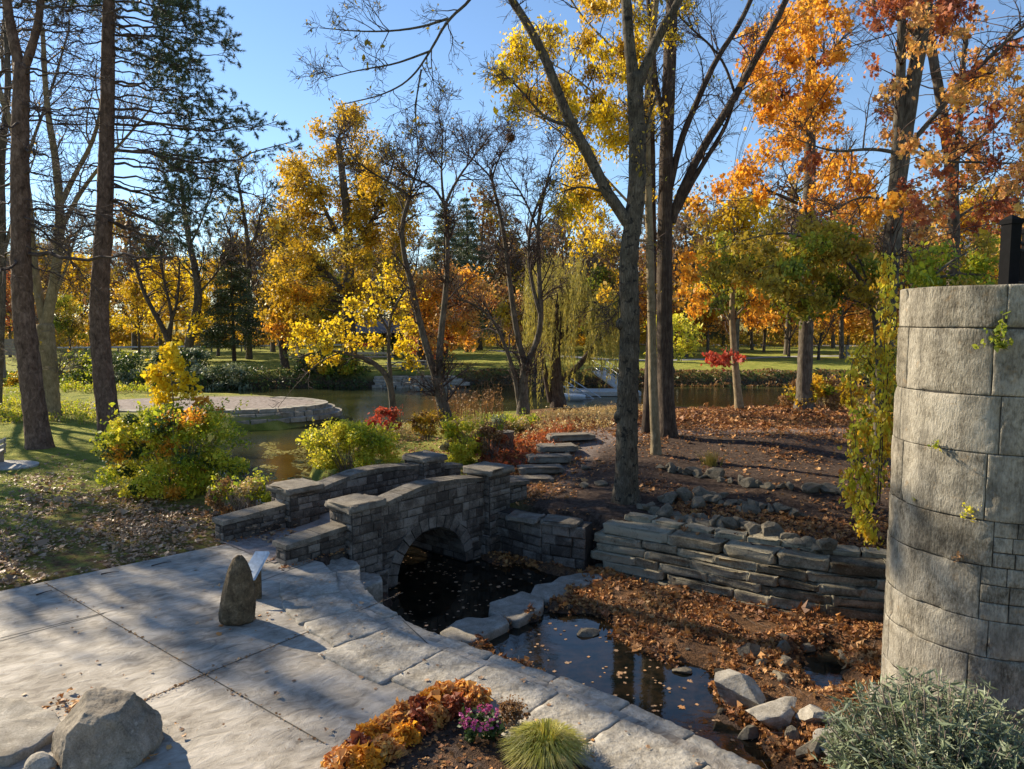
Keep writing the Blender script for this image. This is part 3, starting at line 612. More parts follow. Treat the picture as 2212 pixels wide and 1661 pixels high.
def irregular(s0, s1, o0, o1, n=7, j=.03):
    pts = [ca_(s)+cn_(s)*(o0+rng.normal(0, j)) for s in np.linspace(s0, s1, n)]+[ca_(s0+(s1-s0))+cn_(s1)*o for o in ()]
    pts += [ca_(s)+cn_(s)*(o1+rng.normal(0, j)) for s in np.linspace(s1, s0, n)]; return np.array(pts)
def roughslab(pts, z0, z1, seed, amp=.02, step=.07):
    """slab with a hewn top: grid clipped to outline via radial rings"""
    p = resample(np.vstack([pts, pts[:1]]), 65, 0)[:-1]
    for a in range(64): p[a] += .012*np.array((mnoise.noise(Vector((p[a][0]*9, p[a][1]*9, seed))), mnoise.noise(Vector((p[a][0]*9, p[a][1]*9, seed+5)))))
    ar = np.sum(p[:, 0]*np.roll(p[:, 1], -1)-np.roll(p[:, 0], -1)*p[:, 1])
    if ar < 0: p = p[::-1]
    c = p.mean(0); V = []; rings = [(1, z0), (1, z1-.035), (.99, z1-.01), (.965, z1), (.8, z1), (.6, z1), (.4, z1), (.2, z1)]
    for k, z in rings:
        q = c+(p-c)*k; e = np.array([mnoise.noise(Vector((x*5, y*5, seed)))+.5*mnoise.noise(Vector((x*14, y*14, seed))) for x, y in q])*(amp if z > z0 else 0)
        V.append(np.c_[q, z+e])
    V = np.concatenate(V+[[[c[0], c[1], z1]]]); j = np.arange(64); j2 = (j+1) % 64; nr = len(rings)
    F = np.concatenate([np.stack([j+i*64, j2+i*64, j2+(i+1)*64, j+(i+1)*64], -1) for i in range(nr-1)]); T = np.stack([j+(nr-1)*64, j2+(nr-1)*64, np.full(64, nr*64)], -1)
    return V, [F, T, j[::-1][None]]
s = .0; k = 0; cuts = []
while s < cc_[-1]-.5:
    l = float(rng.uniform(.95, 1.5)); cuts.append((s, min(s+l, cc_[-1]))); s += l
for i, (a, c) in enumerate(cuts):      # outer rim stones
    mb = MB(); V, F = roughslab(irregular(a+.006, c-.006, .08, -.365, 6, .018), -.16, .0+rng.uniform(-.015, .02), i*7+1, .025); mb.add(V, F, 0, True)
    o = mb.build('rim_stone', M['paver'], base=(*ca_((a+c)/2), 0)); tag(o, 'long rough grey rim stone on the curved edge above the creek', 'edging stone', 'rim stones along the creek edge of the terrace')
s = .25; i = 0
while s < cc_[-1]-1.2:                 # inner wide pavers
    l = float(rng.uniform(.8, 1.35)); wd = rng.uniform(.75, 1.1) if i % 3 else 1.25; mb = MB()
    o1 = -.4-wd*(1 if s > .5 else .8); V, F = roughslab(irregular(s+.006, s+l-.006, -.375, o1, 5, .022), -.05, .065+rng.uniform(-.012, .02), i*5+300, .02); mb.add(V, F, 0, True)
    o = mb.build('paving_slab', M['paver'], base=(*(ca_(s+l/2)-cn_(s+l/2)*.8), 0)); tag(o, 'wide hewn grey paving slab between the stamped concrete and the creek rim', 'paving slab', 'hewn slabs bordering the terrace'); s += l; i += 1
# steps down beside pillar
for i, (s_, o_, z_) in enumerate(((-.95, -.62, -.12), (-.6, -.95, -.45))):
    c = BR(s_, o_); mb = MB(); g = np.random.default_rng(i+4); a = np.linspace(0, 2*math.pi, 9)[:-1]
    V, F = roughslab(np.stack([c[0]+.42*np.cos(a)*g.uniform(.8, 1.15, 8), c[1]+.5*np.sin(a)*g.uniform(.8, 1.15, 8)], -1), z_-.6, z_, 900+i, .03); mb.add(V, F, 0, True)
    tag(mb.build('ledge_stone', M['paver'], base=xyz(c, z_)), ['upper rough ledge stone wedged beside the near bridge pillar', 'lower rough ledge stone near water at foot of the bridge pillar'][i], 'ledge stone')
# weir slabs
for i, (px, lab) in enumerate((([(950,1365),(1010,1330),(1050,1335),(1075,1305),(1040,1303),(1075,1290),(1120,1295),(1180,1310),(1130,1345),(1020,1385),(985,1385)], 'nearest flat stepping slab across the creek, against the terrace edge'),
        ([(1055,1310),(1060,1295),(1120,1280),(1130,1272),(1175,1293),(1180,1310),(1130,1350),(1090,1345)], 'middle flat stepping slab across the creek between dark pool and leaves'),
        ([(1145,1283),(1155,1262),(1190,1258),(1210,1245),(1260,1236),(1305,1240),(1300,1252),(1240,1270),(1215,1292),(1170,1292)], 'farthest flat stepping slab in the creek, nearest the stacked stone wall'))):
    if i == 0: px = [(950,1365),(985,1340),(1010,1332),(1052,1335),(1085,1322),(1100,1345),(1020,1385),(985,1388)]
    if i == 1: px = [(1055,1320),(1058,1300),(1115,1282),(1130,1275),(1176,1295),(1172,1312),(1120,1340),(1095,1335)]
    q = np.array([P(u, v, -1.03)[:2] for u, v in px]); mb = MB(); V, F = roughslab(q, -1.4, -1.03, 500+i, .015); mb.add(V, F, 0, True)
    tag(mb.build('stepping_slab', M['slab'], base=(*q.mean(0), -1.03)), lab, 'stepping stone')
# creek boulders
CB = [((1592,1500),(1.0,1.15,.62),3,'large flat topped pale block standing highest among the creek boulders',.75,11),
 ((1672,1553),(1.15,.85,.42),.5,'wide triangular pale slab boulder in the creek, second from left',.6,12),
 ((1762,1560),(.62,.65,.42),.3,'squarish pale boulder right of the triangular slab in the creek',.6,13),
 ((1905,1520),(.75,.6,.62),1.,'pale boulder against the foot of the round stone tower',.6,14),
 ((1622,1415),(.5,.4,.34),.2,'small dark angular rock left in pile behind creek boulders',.9,15),
 ((1690,1400),(.42,.3,.4),.9,'small upright pale rock at the top of the creek rock pile',.9,16),
 ((1700,1435),(.42,.36,.3),.4,'dark pitted rock in the middle of the creek rock pile',.9,17),
 ((1690,1465),(.5,.42,.36),1.4,'dark rough rock just behind the triangular slab boulder',.9,18),
 ((1740,1405),(.38,.3,.24),.1,'small flat rock at the right of the creek rock pile',.9,19),
 ((1645,1437),(.26,.24,.2),.1,'tiny rounded grey stone beside the big pale block',.9,20),
 ((1615,1592),(.42,.34,.3),.1,'small grey stone sunk in leaves before the triangular slab',.9,21),
 ((1712,1598),(.22,.2,.3),.1,'small dark upright stone below the triangular slab boulder',.9,22),
 ((1770,1620),(.95,.4,.4),.6,'long leaning mossy rock in front of the grey green bush',.9,23),
 ((1850,1620),(1.3,.9,.6),.2,'broad pale rock half hidden by the grey green bush',.6,24)]
for (uv, sz, rz, lab, top, sd_) in CB:
    p = G(*uv); rock('boulder', lab, 'boulder', p, sz, sd_, 'slab' if sd_ in (11,12,13,14,24) else 'rock', rz, None, .25, cuts=11, top=top, sub=5, rough=.06, cutd=(.45,.75))
for i, (uv, sz, rz, lab) in enumerate([((1475,1452),(.4,.3,.1),.2,'flat dark leaf strewn rock breaking the surface of the blue pool'), ((1270,1372),(.5,.35,.14),.4,'low leafy rock in the middle of the blue reflecting pool')]):
    p = P(*uv, ZW-.02); rock('pool_rock', lab, 'rock', p, sz, 60+i, 'rock', rz, None, .1)
# rows of rocks on the hill
grp = 0
for (row, lab, big) in (([(1385,1100),(1412,1108),(1440,1112),(1470,1128),(1500,1122),(1530,1135),(1562,1140),(1590,1138),(1618,1150),(1650,1160),(1685,1168),(1720,1182),(1765,1190)], 'dark angular rock in the lowest row on the bank just above the stacked wall', .5),
    ([(1432,1082),(1462,1075),(1500,1070),(1530,1082),(1556,1088),(1585,1085),(1612,1094),(1645,1100),(1680,1104),(1712,1112),(1490,1090),(1540,1072),(1600,1105)], 'mossy rock in the middle rubble row on the dirt hill right of the big trunk', .45),
    ([(1425,1010),(1450,1015),(1478,1022),(1505,1028),(1532,1030),(1560,1040),(1600,1046),(1640,1050),(1690,1052),(1740,1058),(1790,1062),(1820,1068)], 'low rock in the upper edging row across the dirt hill', .42),
    ([(1262,1052),(1300,1048),(1225,985),(1240,998),(1250,968),(1262,1012)], 'small grey rock on the leafy slope between the steps and the big trunk', .36)):
    row = [(u+du, v+dv) for u, v in row for du, dv in ((0, 0), (17, 3))] if big > .4 else row
    for j, (u, v) in enumerate(row):
        p = G(u, v); g = np.random.default_rng(u*3+v); sz = big*g.uniform(.7, 1.45)*np.array((g.uniform(.9, 1.5), g.uniform(.6, 1), g.uniform(.5, .85)))
        rock('hillside_rock', lab, 'rock', p, tuple(sz), u+v, 'rock', g.uniform(0, 3), 'rocks: '+lab[:40], .2, cuts=12, cutd=(.4,.75), rough=.09)
for i in range(11):   # flat ledge stones behind the wall top
    a, c = along(.6+i*.78), along(.6+i*.78+.7); d = (c-a)/np.linalg.norm(c-a); q = (a+c)/2+np.array((.55, 1.05)); v, f = blockV(.72, .42, .14, 700+i, rough=.025)
    mb = MB(); z = float(height(q[0], q[1])); mb.add(rotz(v, math.atan2(d[1], d[0])+rng.normal(0, .08))+xyz(q, z-.03), f, 0, True)
    tag(mb.build('ledge_slab', M['lime_st'], base=xyz(q, z)), 'thin flat stone in the loose course set back behind the stacked wall top', 'ledge stone', 'flat stones behind the stacked wall')
# stone steps
for i, (uv, L, lab) in enumerate((((1147,1037),1.45,'lowest'),((1168,1013),1.5,'second lowest'),((1188,989),1.45,'middle'),((1205,966),1.35,'second highest'),((1234,942),1.6,'highest'))):
    z = .1+.185*i; p = P(*uv, z); mb = MB(); v, f = blockV(L, .62, .2, 40+i, rough=.025); mb.add(rotz(v, .12+.03*i)+p+np.array((0, .3, -.17)), f, 0, True)
    tag(mb.build('stone_step', M['coping'], base=p), f'{lab} broad stone step of the flight climbing the leafy slope', 'step')
# ------------------------------------------------------------ standing stone with sign, boulders at the lower left
p = P(514, 1343, .03); v, f = ico(6); v = v.copy(); g = np.random.default_rng(3)
h = (v[:, 2]+1)/2; wsc = np.interp(h, [0, .25, .5, .75, .92, 1], [1.02, 1., .88, .66, .42, .25])
v = np.stack([np.sign(v[:, 0])*np.abs(v[:, 0])**.8*wsc/np.maximum(np.sqrt(1-v[:, 2]**2+.25), .4)*.95, v[:, 1]*wsc/np.maximum(np.sqrt(1-v[:, 2]**2+.25), .4), h*2-1], -1)
for nn_, dd_ in (((-.85,-.5,.25),.62),((.9,-.35,.1),.68),((-.2,-.95,.1),.72),((-.75,.1,.5),.72),((.6,-.3,.65),.86),((.3,.9,.1),.7)):
    nn_ = norm(np.array(nn_, float)); s_ = v@nn_; v = v-np.outer(np.maximum(0, s_-dd_), nn_)
v = crack(v*(1+.05*nz3(v, 2.5, 4)[:, None]+.02*nz3(v, 8, 4)[:, None]+.01*nz3(v, 22, 4)[:, None]), 1.5, 3, .02); v[:, 0] = v[:, 0]*.35; v[:, 1] *= .3; v[:, 2] = (v[:, 2]+1)/2*1.17-.04; v[:, 0] += .07*v[:, 2]-.02
mb = MB(); mb.add(v+p, f, 0, True); tag(mb.build('standing_stone', M['standing'], base=p), 'brown pointed standing stone on the concrete terrace, taller than wide', 'standing stone')
q = P(551, 1292, .03); sg = empty('information_sign', q, 'slanted pale sign panel on a short stone post behind the standing stone', 'sign')
mb = MB(); box(mb, q+np.array((.02, .05, .25)), (.16, .22, .56), .3); mb.build('post', M['standing'], sg)
mb = MB(); pn = np.array([(-.22,-.16,.40),(.06,-.2,.44),(.2,.2,.80),(-.06,.26,.78)]); pn2 = pn+np.array((.03,-.02,-.03)); mb.add(np.concatenate([pn2, pn])+q, BOXF); mb.build('panel', M['panel'], sg)
p = P(205, 1655, .0); v, f = ico(6); v = v.copy()
for nn_, dd_ in (((.08,-.12,1),.62),((-.6,-.35,.62),.66),((-.8,-.6,.1),.72),((-.15,-1,.22),.7),((.5,-.85,.28),.74),((.85,-.1,.5),.72),((.2,.9,.5),.7),((-.7,.5,.4),.75),((.45,-.4,.8),.76),((-.05,-.62,.75),.74)):
    nn_ = norm(np.array(nn_, float)); s_ = v@nn_; v = v-np.outer(np.maximum(0, s_-dd_), nn_)
v = v*(1+.05*nz3(v, 2, 3)[:, None]+.03*nz3(v, 6, 5)[:, None]+.012*nz3(v, 16, 5)[:, None]); v = crack(v, 1.6, 7, .022)*(1+.012*nz3(v, 24, 5))[:, None]; v = v*np.array((.62, .56, .6)); v[:, 2] += .28; v[:, :2] *= (1.08-.3*v[:, 2:3])
mb = MB(); mb.add(v+p+np.array((-.02, .25, -.02)), f, 0, True); tag(mb.build('boulder', M['boulder'], base=p), 'big rounded grey boulder in the lower left foreground', 'boulder')
q = np.array([P(u, v_, .12)[:2] for u, v_ in ((-60,1500),(40,1512),(120,1540),(140,1570),(90,1600),(20,1640),(-80,1640))]); mb = MB(); V, F = roughslab(q, -.1, .14, 77, .03); mb.add(V, F, 0, True)
tag(mb.build('flat_rock', M['slab'], base=(*q.mean(0), .1)), 'wide flat grey rock lying left of the big foreground boulder', 'rock')
p = P(90, 1665, .0); rock('small_boulder', 'small pale rock below the flat rock at the bottom left corner', 'boulder', p, (.36,.3,.3), 8, 'slab', 0, None, .2, cutd=(.6,.85))
# ------------------------------------------------------------ round stone tower
TC = np.array((7.23, 10.86)); TR = 1.36
tw = empty('stone_tower', xyz(TC, -1.4), 'tall round grey ashlar tower at the right edge of the creek', 'tower')
zs = [-1.7,-1.0,-.3,.37,.9,1.65,2.28,3.2,3.99,4.9,5.48]; mb = MB()
for i, (z0, z1) in enumerate(zip(zs[:-1], zs[1:])):
    rad_ = lambda z: TR*(1.0-.003*z)
    n = 7; a0 = {0:.3,1:0}.get(i % 2)*.5+.1*i; b_ = np.sort(a0+np.arange(n)*2*math.pi/n+rng.uniform(-.12, .12, n)); b_ = np.append(b_, b_[0]+2*math.pi)
    if i >= 3: b_[:-1] = np.array([3.02 if i % 2 else 3.12, 4.1+(.07 if i % 2 else -.02), 5., 5.9, 6.8, 7.7, 8.5]); b_[-1] = b_[0]+2*math.pi
    segs = []
    for ta, tb in zip(b_[:-1], b_[1:]):
        if i in (4, 5) and 4. < ta < 4.3:
            for r_i in range(3):
                cu_ = np.linspace(ta, tb, 5); cu_[1:-1] += rng.uniform(-.05, .05, 3); hz = (z1-z0)/3
                segs += [(p_, q_, z0+hz*r_i, z0+hz*(r_i+1)) for p_, q_ in zip(cu_[:-1], cu_[1:])]
        else: segs.append((ta, tb, z0, z1))
    zk0, zk1 = z0, z1
    for ta, tb, z0, z1 in segs:
        Wd0 = (tb-ta)*TR; H0 = z1-z0; ed = np.array([0, .004, .01, .022, .045]); uu = np.concatenate([ed/Wd0, np.linspace(min(.075/Wd0, .4), 1-min(.075/Wd0, .4), 34), 1-ed[::-1]/Wd0]); vv = np.concatenate([ed/H0, np.linspace(min(.075/H0, .4), 1-min(.075/H0, .4), 16), 1-ed[::-1]/H0]); nu, nv = len(uu), len(vv); UU, VV = np.meshgrid(uu, vv); g = .003
        Wd = (tb-ta)*TR; H = z1-z0; th = ta+g/TR+(tb-ta-2*g/TR)*UU; zz = z0+g+(H-2*g)*VV
        e = np.minimum(np.minimum(UU, 1-UU)*Wd, np.minimum(VV, 1-VV)*H); rr_ = rad_(zz)-(.012+.016*np.clip(np.sin(th*7+i*2)+np.sin(zz*9+i), 0, 1))*np.exp(-(e/.006)**1.5)+rng.uniform(-.004, .004)
        px_ = TC[0]+rr_*np.cos(th); py_ = TC[1]+rr_*np.sin(th)
        nn_ = np.array([mnoise.noise(Vector((x*3, y*3, z*3+i*7)))+.4*mnoise.noise(Vector((x*13, y*13, z*9)))+.3*mnoise.noise(Vector((x*30, y*30, z*14))) for x, y, z in zip(px_.ravel(), py_.ravel(), zz.ravel())]).reshape(UU.shape)
        chip = np.array([mnoise.noise(Vector((x*2.1+9, y*2.1, z*2.1))) for x, y, z in zip(px_.ravel(), py_.ravel(), zz.ravel())]).reshape(UU.shape)
        rr_ = rr_+.012*nn_-.05*ss(.2, .35, chip)*np.exp(-(e/.05)); c = np.stack([TC[0]+rr_*np.cos(th), TC[1]+rr_*np.sin(th), zz], -1)
        ii = (np.arange(nv-1)[:, None]*nu+np.arange(nu-1)[None]).ravel(); mb.add(c.reshape(-1, 3), np.stack([ii, ii+1, ii+nu+1, ii+nu], -1), 0, True)
mb.build('ashlar_blocks', M['tower'], tw)
mb = MB(); a = np.linspace(0, 2*math.pi, 48, endpoint=False)
slab(mb, np.stack([TC[0]+(TR-.06)*np.cos(a), TC[1]+(TR-.06)*np.sin(a)], -1), -1.8, 5.45); mb.build('core', M['mortar'], tw)
mb = MB(); V, F = roughslab(np.stack([TC[0]+(TR*.955)*np.cos(a), TC[1]+(TR*.955)*np.sin(a)], -1), 5.4, 5.475, 21, .012); mb.add(V, F, 0, True); mb.build('top_slab', M['tower'], tw)
mb = MB(); box(mb, (11.2, 12.2, 1.9), (6.2, 1.1, 7.1), .33); masonry(mb, (8.1, 10.62, -1.7), (math.cos(.33), math.sin(.33), 0), Z3, 6., lambda u: 7.1, (.5,.7), (.8,1.4), prot=.04); mb.build('side_wall', M['tower'], tw)
fn = empty('metal_railing', (6.95, 10.25, 5.47), 'black metal railing with square pyramid capped posts on top of the round tower', 'railing')
def post(x, y, wd, h):
    mb = MB(); box(mb, (x, y, 5.47+h/2), (wd, wd, h), .2); b4 = wd/2+.015
    c = np.array([(-b4,-b4,0),(b4,-b4,0),(b4,b4,0),(-b4,b4,0),(-b4,-b4,.06),(b4,-b4,.06),(b4,b4,.06),(-b4,b4,.06)]); mb.add(rotz(c, .2)+np.array((x, y, 5.47+h)), BOXF)
    c = np.array([(-b4,-b4,.06),(b4,-b4,.06),(b4,b4,.06),(-b4,b4,.06),(0,0,.06+wd*.45)]); mb.add(rotz(c, .2)+np.array((x, y, 5.47+h)), [np.array([[0,1,4],[1,2,4],[2,3,4],[3,0,4]])]); mb.build('post', M['steel'], fn)
post(6.93, 10.3, .17, .86); post(7.95, 11.35, .17, .86); post(9.0, 12.4, .17, .86)
def rail(mb, a, c, r): tubes(mb, np.array([[a, c]], float), np.full((1, 2), r), 6, 0, False)
mb = MB()
for z in (6.12, 6.02, 5.56): rail(mb, (6.93,10.3,z), (9.0,12.4,z), .022)
mb.build('rails', M['steel'], fn); mb = MB()
for t in np.linspace(.05, .95, 34): rail(mb, (6.93+2.07*t, 10.3+2.1*t, 5.56), (6.93+2.07*t, 10.3+2.1*t, 6.02), .009)
mb.build('balusters', M['steel'], fn)
# right edge stone post (near)
p = np.array((2.06, 2.92, 2.2)); v, f = ico(4); v = v.copy(); h = (v[:, 2]+1)/2; v = np.stack([np.sign(v[:, 0])*np.abs(v[:, 0])**.4*.3, np.sign(v[:, 1])*np.abs(v[:, 1])**.4*.3, h*2.0+.6], -1)
v[:, 0] += .03*nz3(v, 1.5, 3)+.02*nz3(v, 5, 3)+.14; v[:, 1] += .03*nz3(v, 3, 8)
v[:, 2] -= .0; mb = MB(); mb.add(v+np.array((2.13, 2.95, 0)), f, 0, True)
tag(mb.build('stone_post', M['boulder'], base=(2.13, 2.95, 1)), 'rough pale stone post cut by the lower right edge of the picture', 'stone post')

# ==== PART2 ====
def gz_(x, y): return height(np.asarray(x, float), np.asarray(y, float))
# platform in the pond with curved steps, far terrace
pf = empty('stone_platform', (-18.5, 46, -.1), 'round paved peninsula with curved stone steps reaching into the pond', 'platform')
def ring(mb, cx, cy, rx, ry, wd, z0, z1, a0, a1, n, seed):
    g = np.random.default_rng(seed); a = a0
    while a < a1-.02:
        b_ = min(a+g.uniform(.7, 1.3)*(a1-a0)/n, a1); t = np.linspace(a+.006, b_-.006, 5); q = wd+g.uniform(-.03, .03)
        o = np.stack([cx+(rx)*np.cos(t), cy+ry*np.sin(t)], -1); i = np.stack([cx+(rx-q)*np.cos(t[::-1]), cy+(ry-q)*np.sin(t[::-1])], -1)
        slab(mb, np.vstack([o, i]), z0, z1+g.uniform(-.015, .015), 0, .0, .008); a = b_
PC = (-19.5, 45.6)
mb = MB(); a = np.linspace(0, 2*math.pi, 60, endpoint=False); slab(mb, np.stack([PC[0]+8.1*np.cos(a), PC[1]+4.5*np.sin(a)], -1), -1.6, -.66); slab(mb, np.stack([PC[0]+7.5*np.cos(a), PC[1]+3.9*np.sin(a)], -1), -1.5, -.17); mb.build('paving', M['gravel'], pf)
for i, (g_, z) in enumerate(((0, -.14), (.42, -.40), (.85, -.66))):
    mb = MB(); ring(mb, PC[0], PC[1], 7.9+g_, 4.3+g_, .75, z-.26, z, -2.4, 1.1, 24, i); mb.build('curved_step', M['slab'], pf)
ft = empty('terraced_stone_edge', (-11, 69, -1), 'stacked pale stone ledges along the far bank of the pond', 'retaining wall')
for i in range(4):
    mb = MB(); x = -13.2+.5*rng.random()
    while x < -5.6: l = rng.uniform(.8, 1.8); v, f = blockV(l-.04, 1.1, .26, int(x*50)+900, rough=.03); mb.add(v+np.array((x+l/2, 67.6+i*.45, -1.25+i*.25)), f, 0, True); x += l
    mb.build('ledge_course', M['slab'], ft)
# dock with gangway
dk = empty('floating_dock', (8, 57, -1.1), 'pale floating dock with metal handrails and a sloping gangway on the far side', 'dock')
mb = MB(); box(mb, (7.6, 61.2, -1.0), (6.0, 3.0, .34)); mb.build('deck', M['woodl'], dk)
def ln(mb, a, c, r): tubes(mb, np.array([[a, c]], float), np.full((1, 2), r), 5, 0, False)
mb = MB(); gg = [(7.4,67.6,.35),(8.9,62.4,-.75),(10.1,62.8,-.75),(8.7,68.,.35)]
mb.add(gg+[(x, y, z-.15) for x, y, z in gg], BOXF[:, ::-1]); mb.build('gangway', M['woodl'], dk)
mb = MB()
for a, c in ((gg[0], gg[1]), (gg[3], gg[2])):
    a, c = np.array(a, float), np.array(c, float)
    for h in (.5, 1.): ln(mb, a+(0, 0, h), c+(0, 0, h), .035)
    for t in np.linspace(0, 1, 7): p = a+(c-a)*t; ln(mb, p, p+(0, 0, 1.), .03)
mb.build('handrail', M['metal'], dk)
mb = MB(); c = np.array((5.6, 57.6, -1.0))
for dx in (-.35, .35):
    ln(mb, c+(dx-1.2, 1.3, 1.3), c+(dx+1.1, 0, -.1), .045); ln(mb, c+(dx-1.2, 1.3, .75), c+(dx+1.1, 0, -.5), .045)
for t in np.linspace(0, 1, 8): a = c+np.array((-1.2+2.3*t, 1.3-1.3*t, .7-1.25*t)); box(mb, a, (.9, .22, .05), -.5)
mb.build('ladder_rack', M['metal'], dk)
bt = empty('white_boat', (4.6, 57, -1), 'small pale blue and white boat hull moored at the left end of the dock', 'boat')
mb = MB(); v, f = ico(3); v = v.copy(); v[:, 2] = np.minimum(v[:, 2], .15); v = v*np.array((1.5, .75, .6)); mb.add(rotz(v, -.5)+np.array((4.4, 57.2, -.85)), f, 0, True); mb.build('hull', M['panel'], bt)
# shelter, bench, tables, signs, rails, posts
sh = empty('park_shelter', (-15, 96, .2), 'dark roofed open park shelter with a red panel behind the yellow tree', 'shelter')
mb = MB(); sx, sy = -17.0, 97.
mb.add([(sx-4,sy-3,3.4),(sx+4,sy-3,3.4),(sx+4,sy+3,3.4),(sx-4,sy+3,3.4),(sx-3,sy,5.2),(sx+3,sy,5.2)], [np.array([[0,1,5,4],[2,3,4,5],[3,2,1,0]]), np.array([[1,2,5],[3,0,4]])]); mb.build('roof', M['roofm'], sh)
for dx in (-3.2, -.5, 3.2):
    for dy in (-2.4, 2.4):
        mb = MB(); box(mb, (sx+dx, sy+dy, 1.8), (.25, .25, 3.3)); mb.build('post', M['wood'], sh)
mb = MB(); box(mb, (sx-1.5, sy-2.45, 1.9), (3.2, .1, .5)); mb.build('red_board', M['redp'], sh)
mb = MB(); box(mb, (sx-1, sy-2.5, .8), (5.5, .12, .3)); box(mb, (sx-1, sy-2.5, .35), (5.5, .12, .2)); mb.build('railing', M['woodl'], sh)
def bench(px, z, d, rz, lab, name='park_bench', sc=1.):
    p = Dp(px[0], px[1], d); p[2] = float(gz_(p[0], p[1])); b_ = empty(name, p, lab, 'bench')
    def bp(nm, parts, m):
        mb = MB()
        for c, s in parts: c2 = rotz(np.array([c])*sc, rz)[0]; box(mb, p+c2, np.array(s)*sc, rz)
        mb.build(nm, m, b_)
    bp('seat', [((0, y, .45), (1.6, .13, .04)) for y in (-.17, 0, .17)], M['woodl']); bp('backrest', [((0, .26, z_), (1.6, .04, .12)) for z_ in (.62, .8)], M['woodl'])
    for sx_ in (-.6, .6): bp('leg', [((sx_, 0, .22), (.07, .45, .44)), ((sx_, .27, .6), (.07, .05, .5))], M['wood'])
p = G(30, 1008); mb = MB(); a = np.linspace(0, 2*math.pi, 40, endpoint=False)
slab(mb, np.stack([p[0]-.55+1.25*np.cos(a), p[1]+.1+.85*np.sin(a)], -1), p[2]-.2, p[2]+.05); tag(mb.build('concrete_pad', M['concrete'], base=p), 'round pale concrete pad under the bench on the left lawn', 'concrete pad')
bench((-18, 1015), 0, float(p[1]), -1.2, 'pale plank bench cut by the left edge on the round concrete pad')
bench((890, 828), 0, 70.5, 0, 'dark empty bench on the far lawn above the stone ledges')
def picnic(u, v, lab):
    p = G(u, v); b_ = empty('picnic_table', p, lab, 'picnic table')
    for nm, parts in (('table_top', [((0, 0, .75), (1.9, .8, .05))]), ('seat', [((0, -.7, .45), (1.9, .28, .05))]), ('seat', [((0, .7, .45), (1.9, .28, .05))]), ('leg', [((-.7, 0, .38), (.08, 1.3, .74))]), ('leg', [((.7, 0, .38), (.08, 1.3, .74))])):
        mb = MB(); [box(mb, p+np.array(c), s) for c, s in parts]; mb.build(nm, M['woodl'] if nm != 'leg' else M['wood'], b_)
picnic(855, 800, 'picnic table near the pond under the yellow leaves'); picnic(905, 795, 'picnic table on the far lawn beside the red tree')
sb = empty('back_of_sign', Dp(20, 790, 60)+np.array((0, 0, 0)), 'grey wooden board sign seen from behind at the far left', 'sign'); p = np.array(sb.location)
mb = MB(); [box(mb, p+np.array((.9, 0, 1.0+.27*k)), (3.0, .08, .25)) for k in range(5)]; mb.build('boards', M['wood'], sb)
for dx in (-.6, 2.3): mb = MB(); box(mb, p+np.array((dx, .1, .6)), (.3, .3, 3.2)); mb.build('post', M['wood'], sb)
gr_ = empty('guard_rail', (-60, 100, .2), 'long low guard rail along the road behind the left trees', 'guard rail')
mb = MB(); pts = [(-110,100,1.0),(-60,108,1.0),(-22,122,1.0)]; tube1(mb, pts, .16, .16, 6, 12); mb.build('rail', M['metal'], gr_)
mb = MB(); q = resample(pts, 22); [box(mb, (x, y, .5), (.2, .2, 1.)) for x, y, z in q]; mb.build('posts', M['wood'], gr_)
for i, (u, v, lab) in enumerate(((1131, 0, ''), )): pass
for u, d, h, lab in ((1700+665*.676/1.25, 92, 1.6, 'short dark post beside the path right of the maple trunk'),):
    p = Dp(1984-155, 770, d); p[2] = float(gz_(p[0], p[1])); mb = MB(); box(mb, p+np.array((0, 0, h/2)), (.28, .28, h)); box(mb, p+np.array((0, 0, h+.06)), (.34, .34, .12)); tag(mb.build('bollard', M['wood'], base=p), lab, 'bollard')
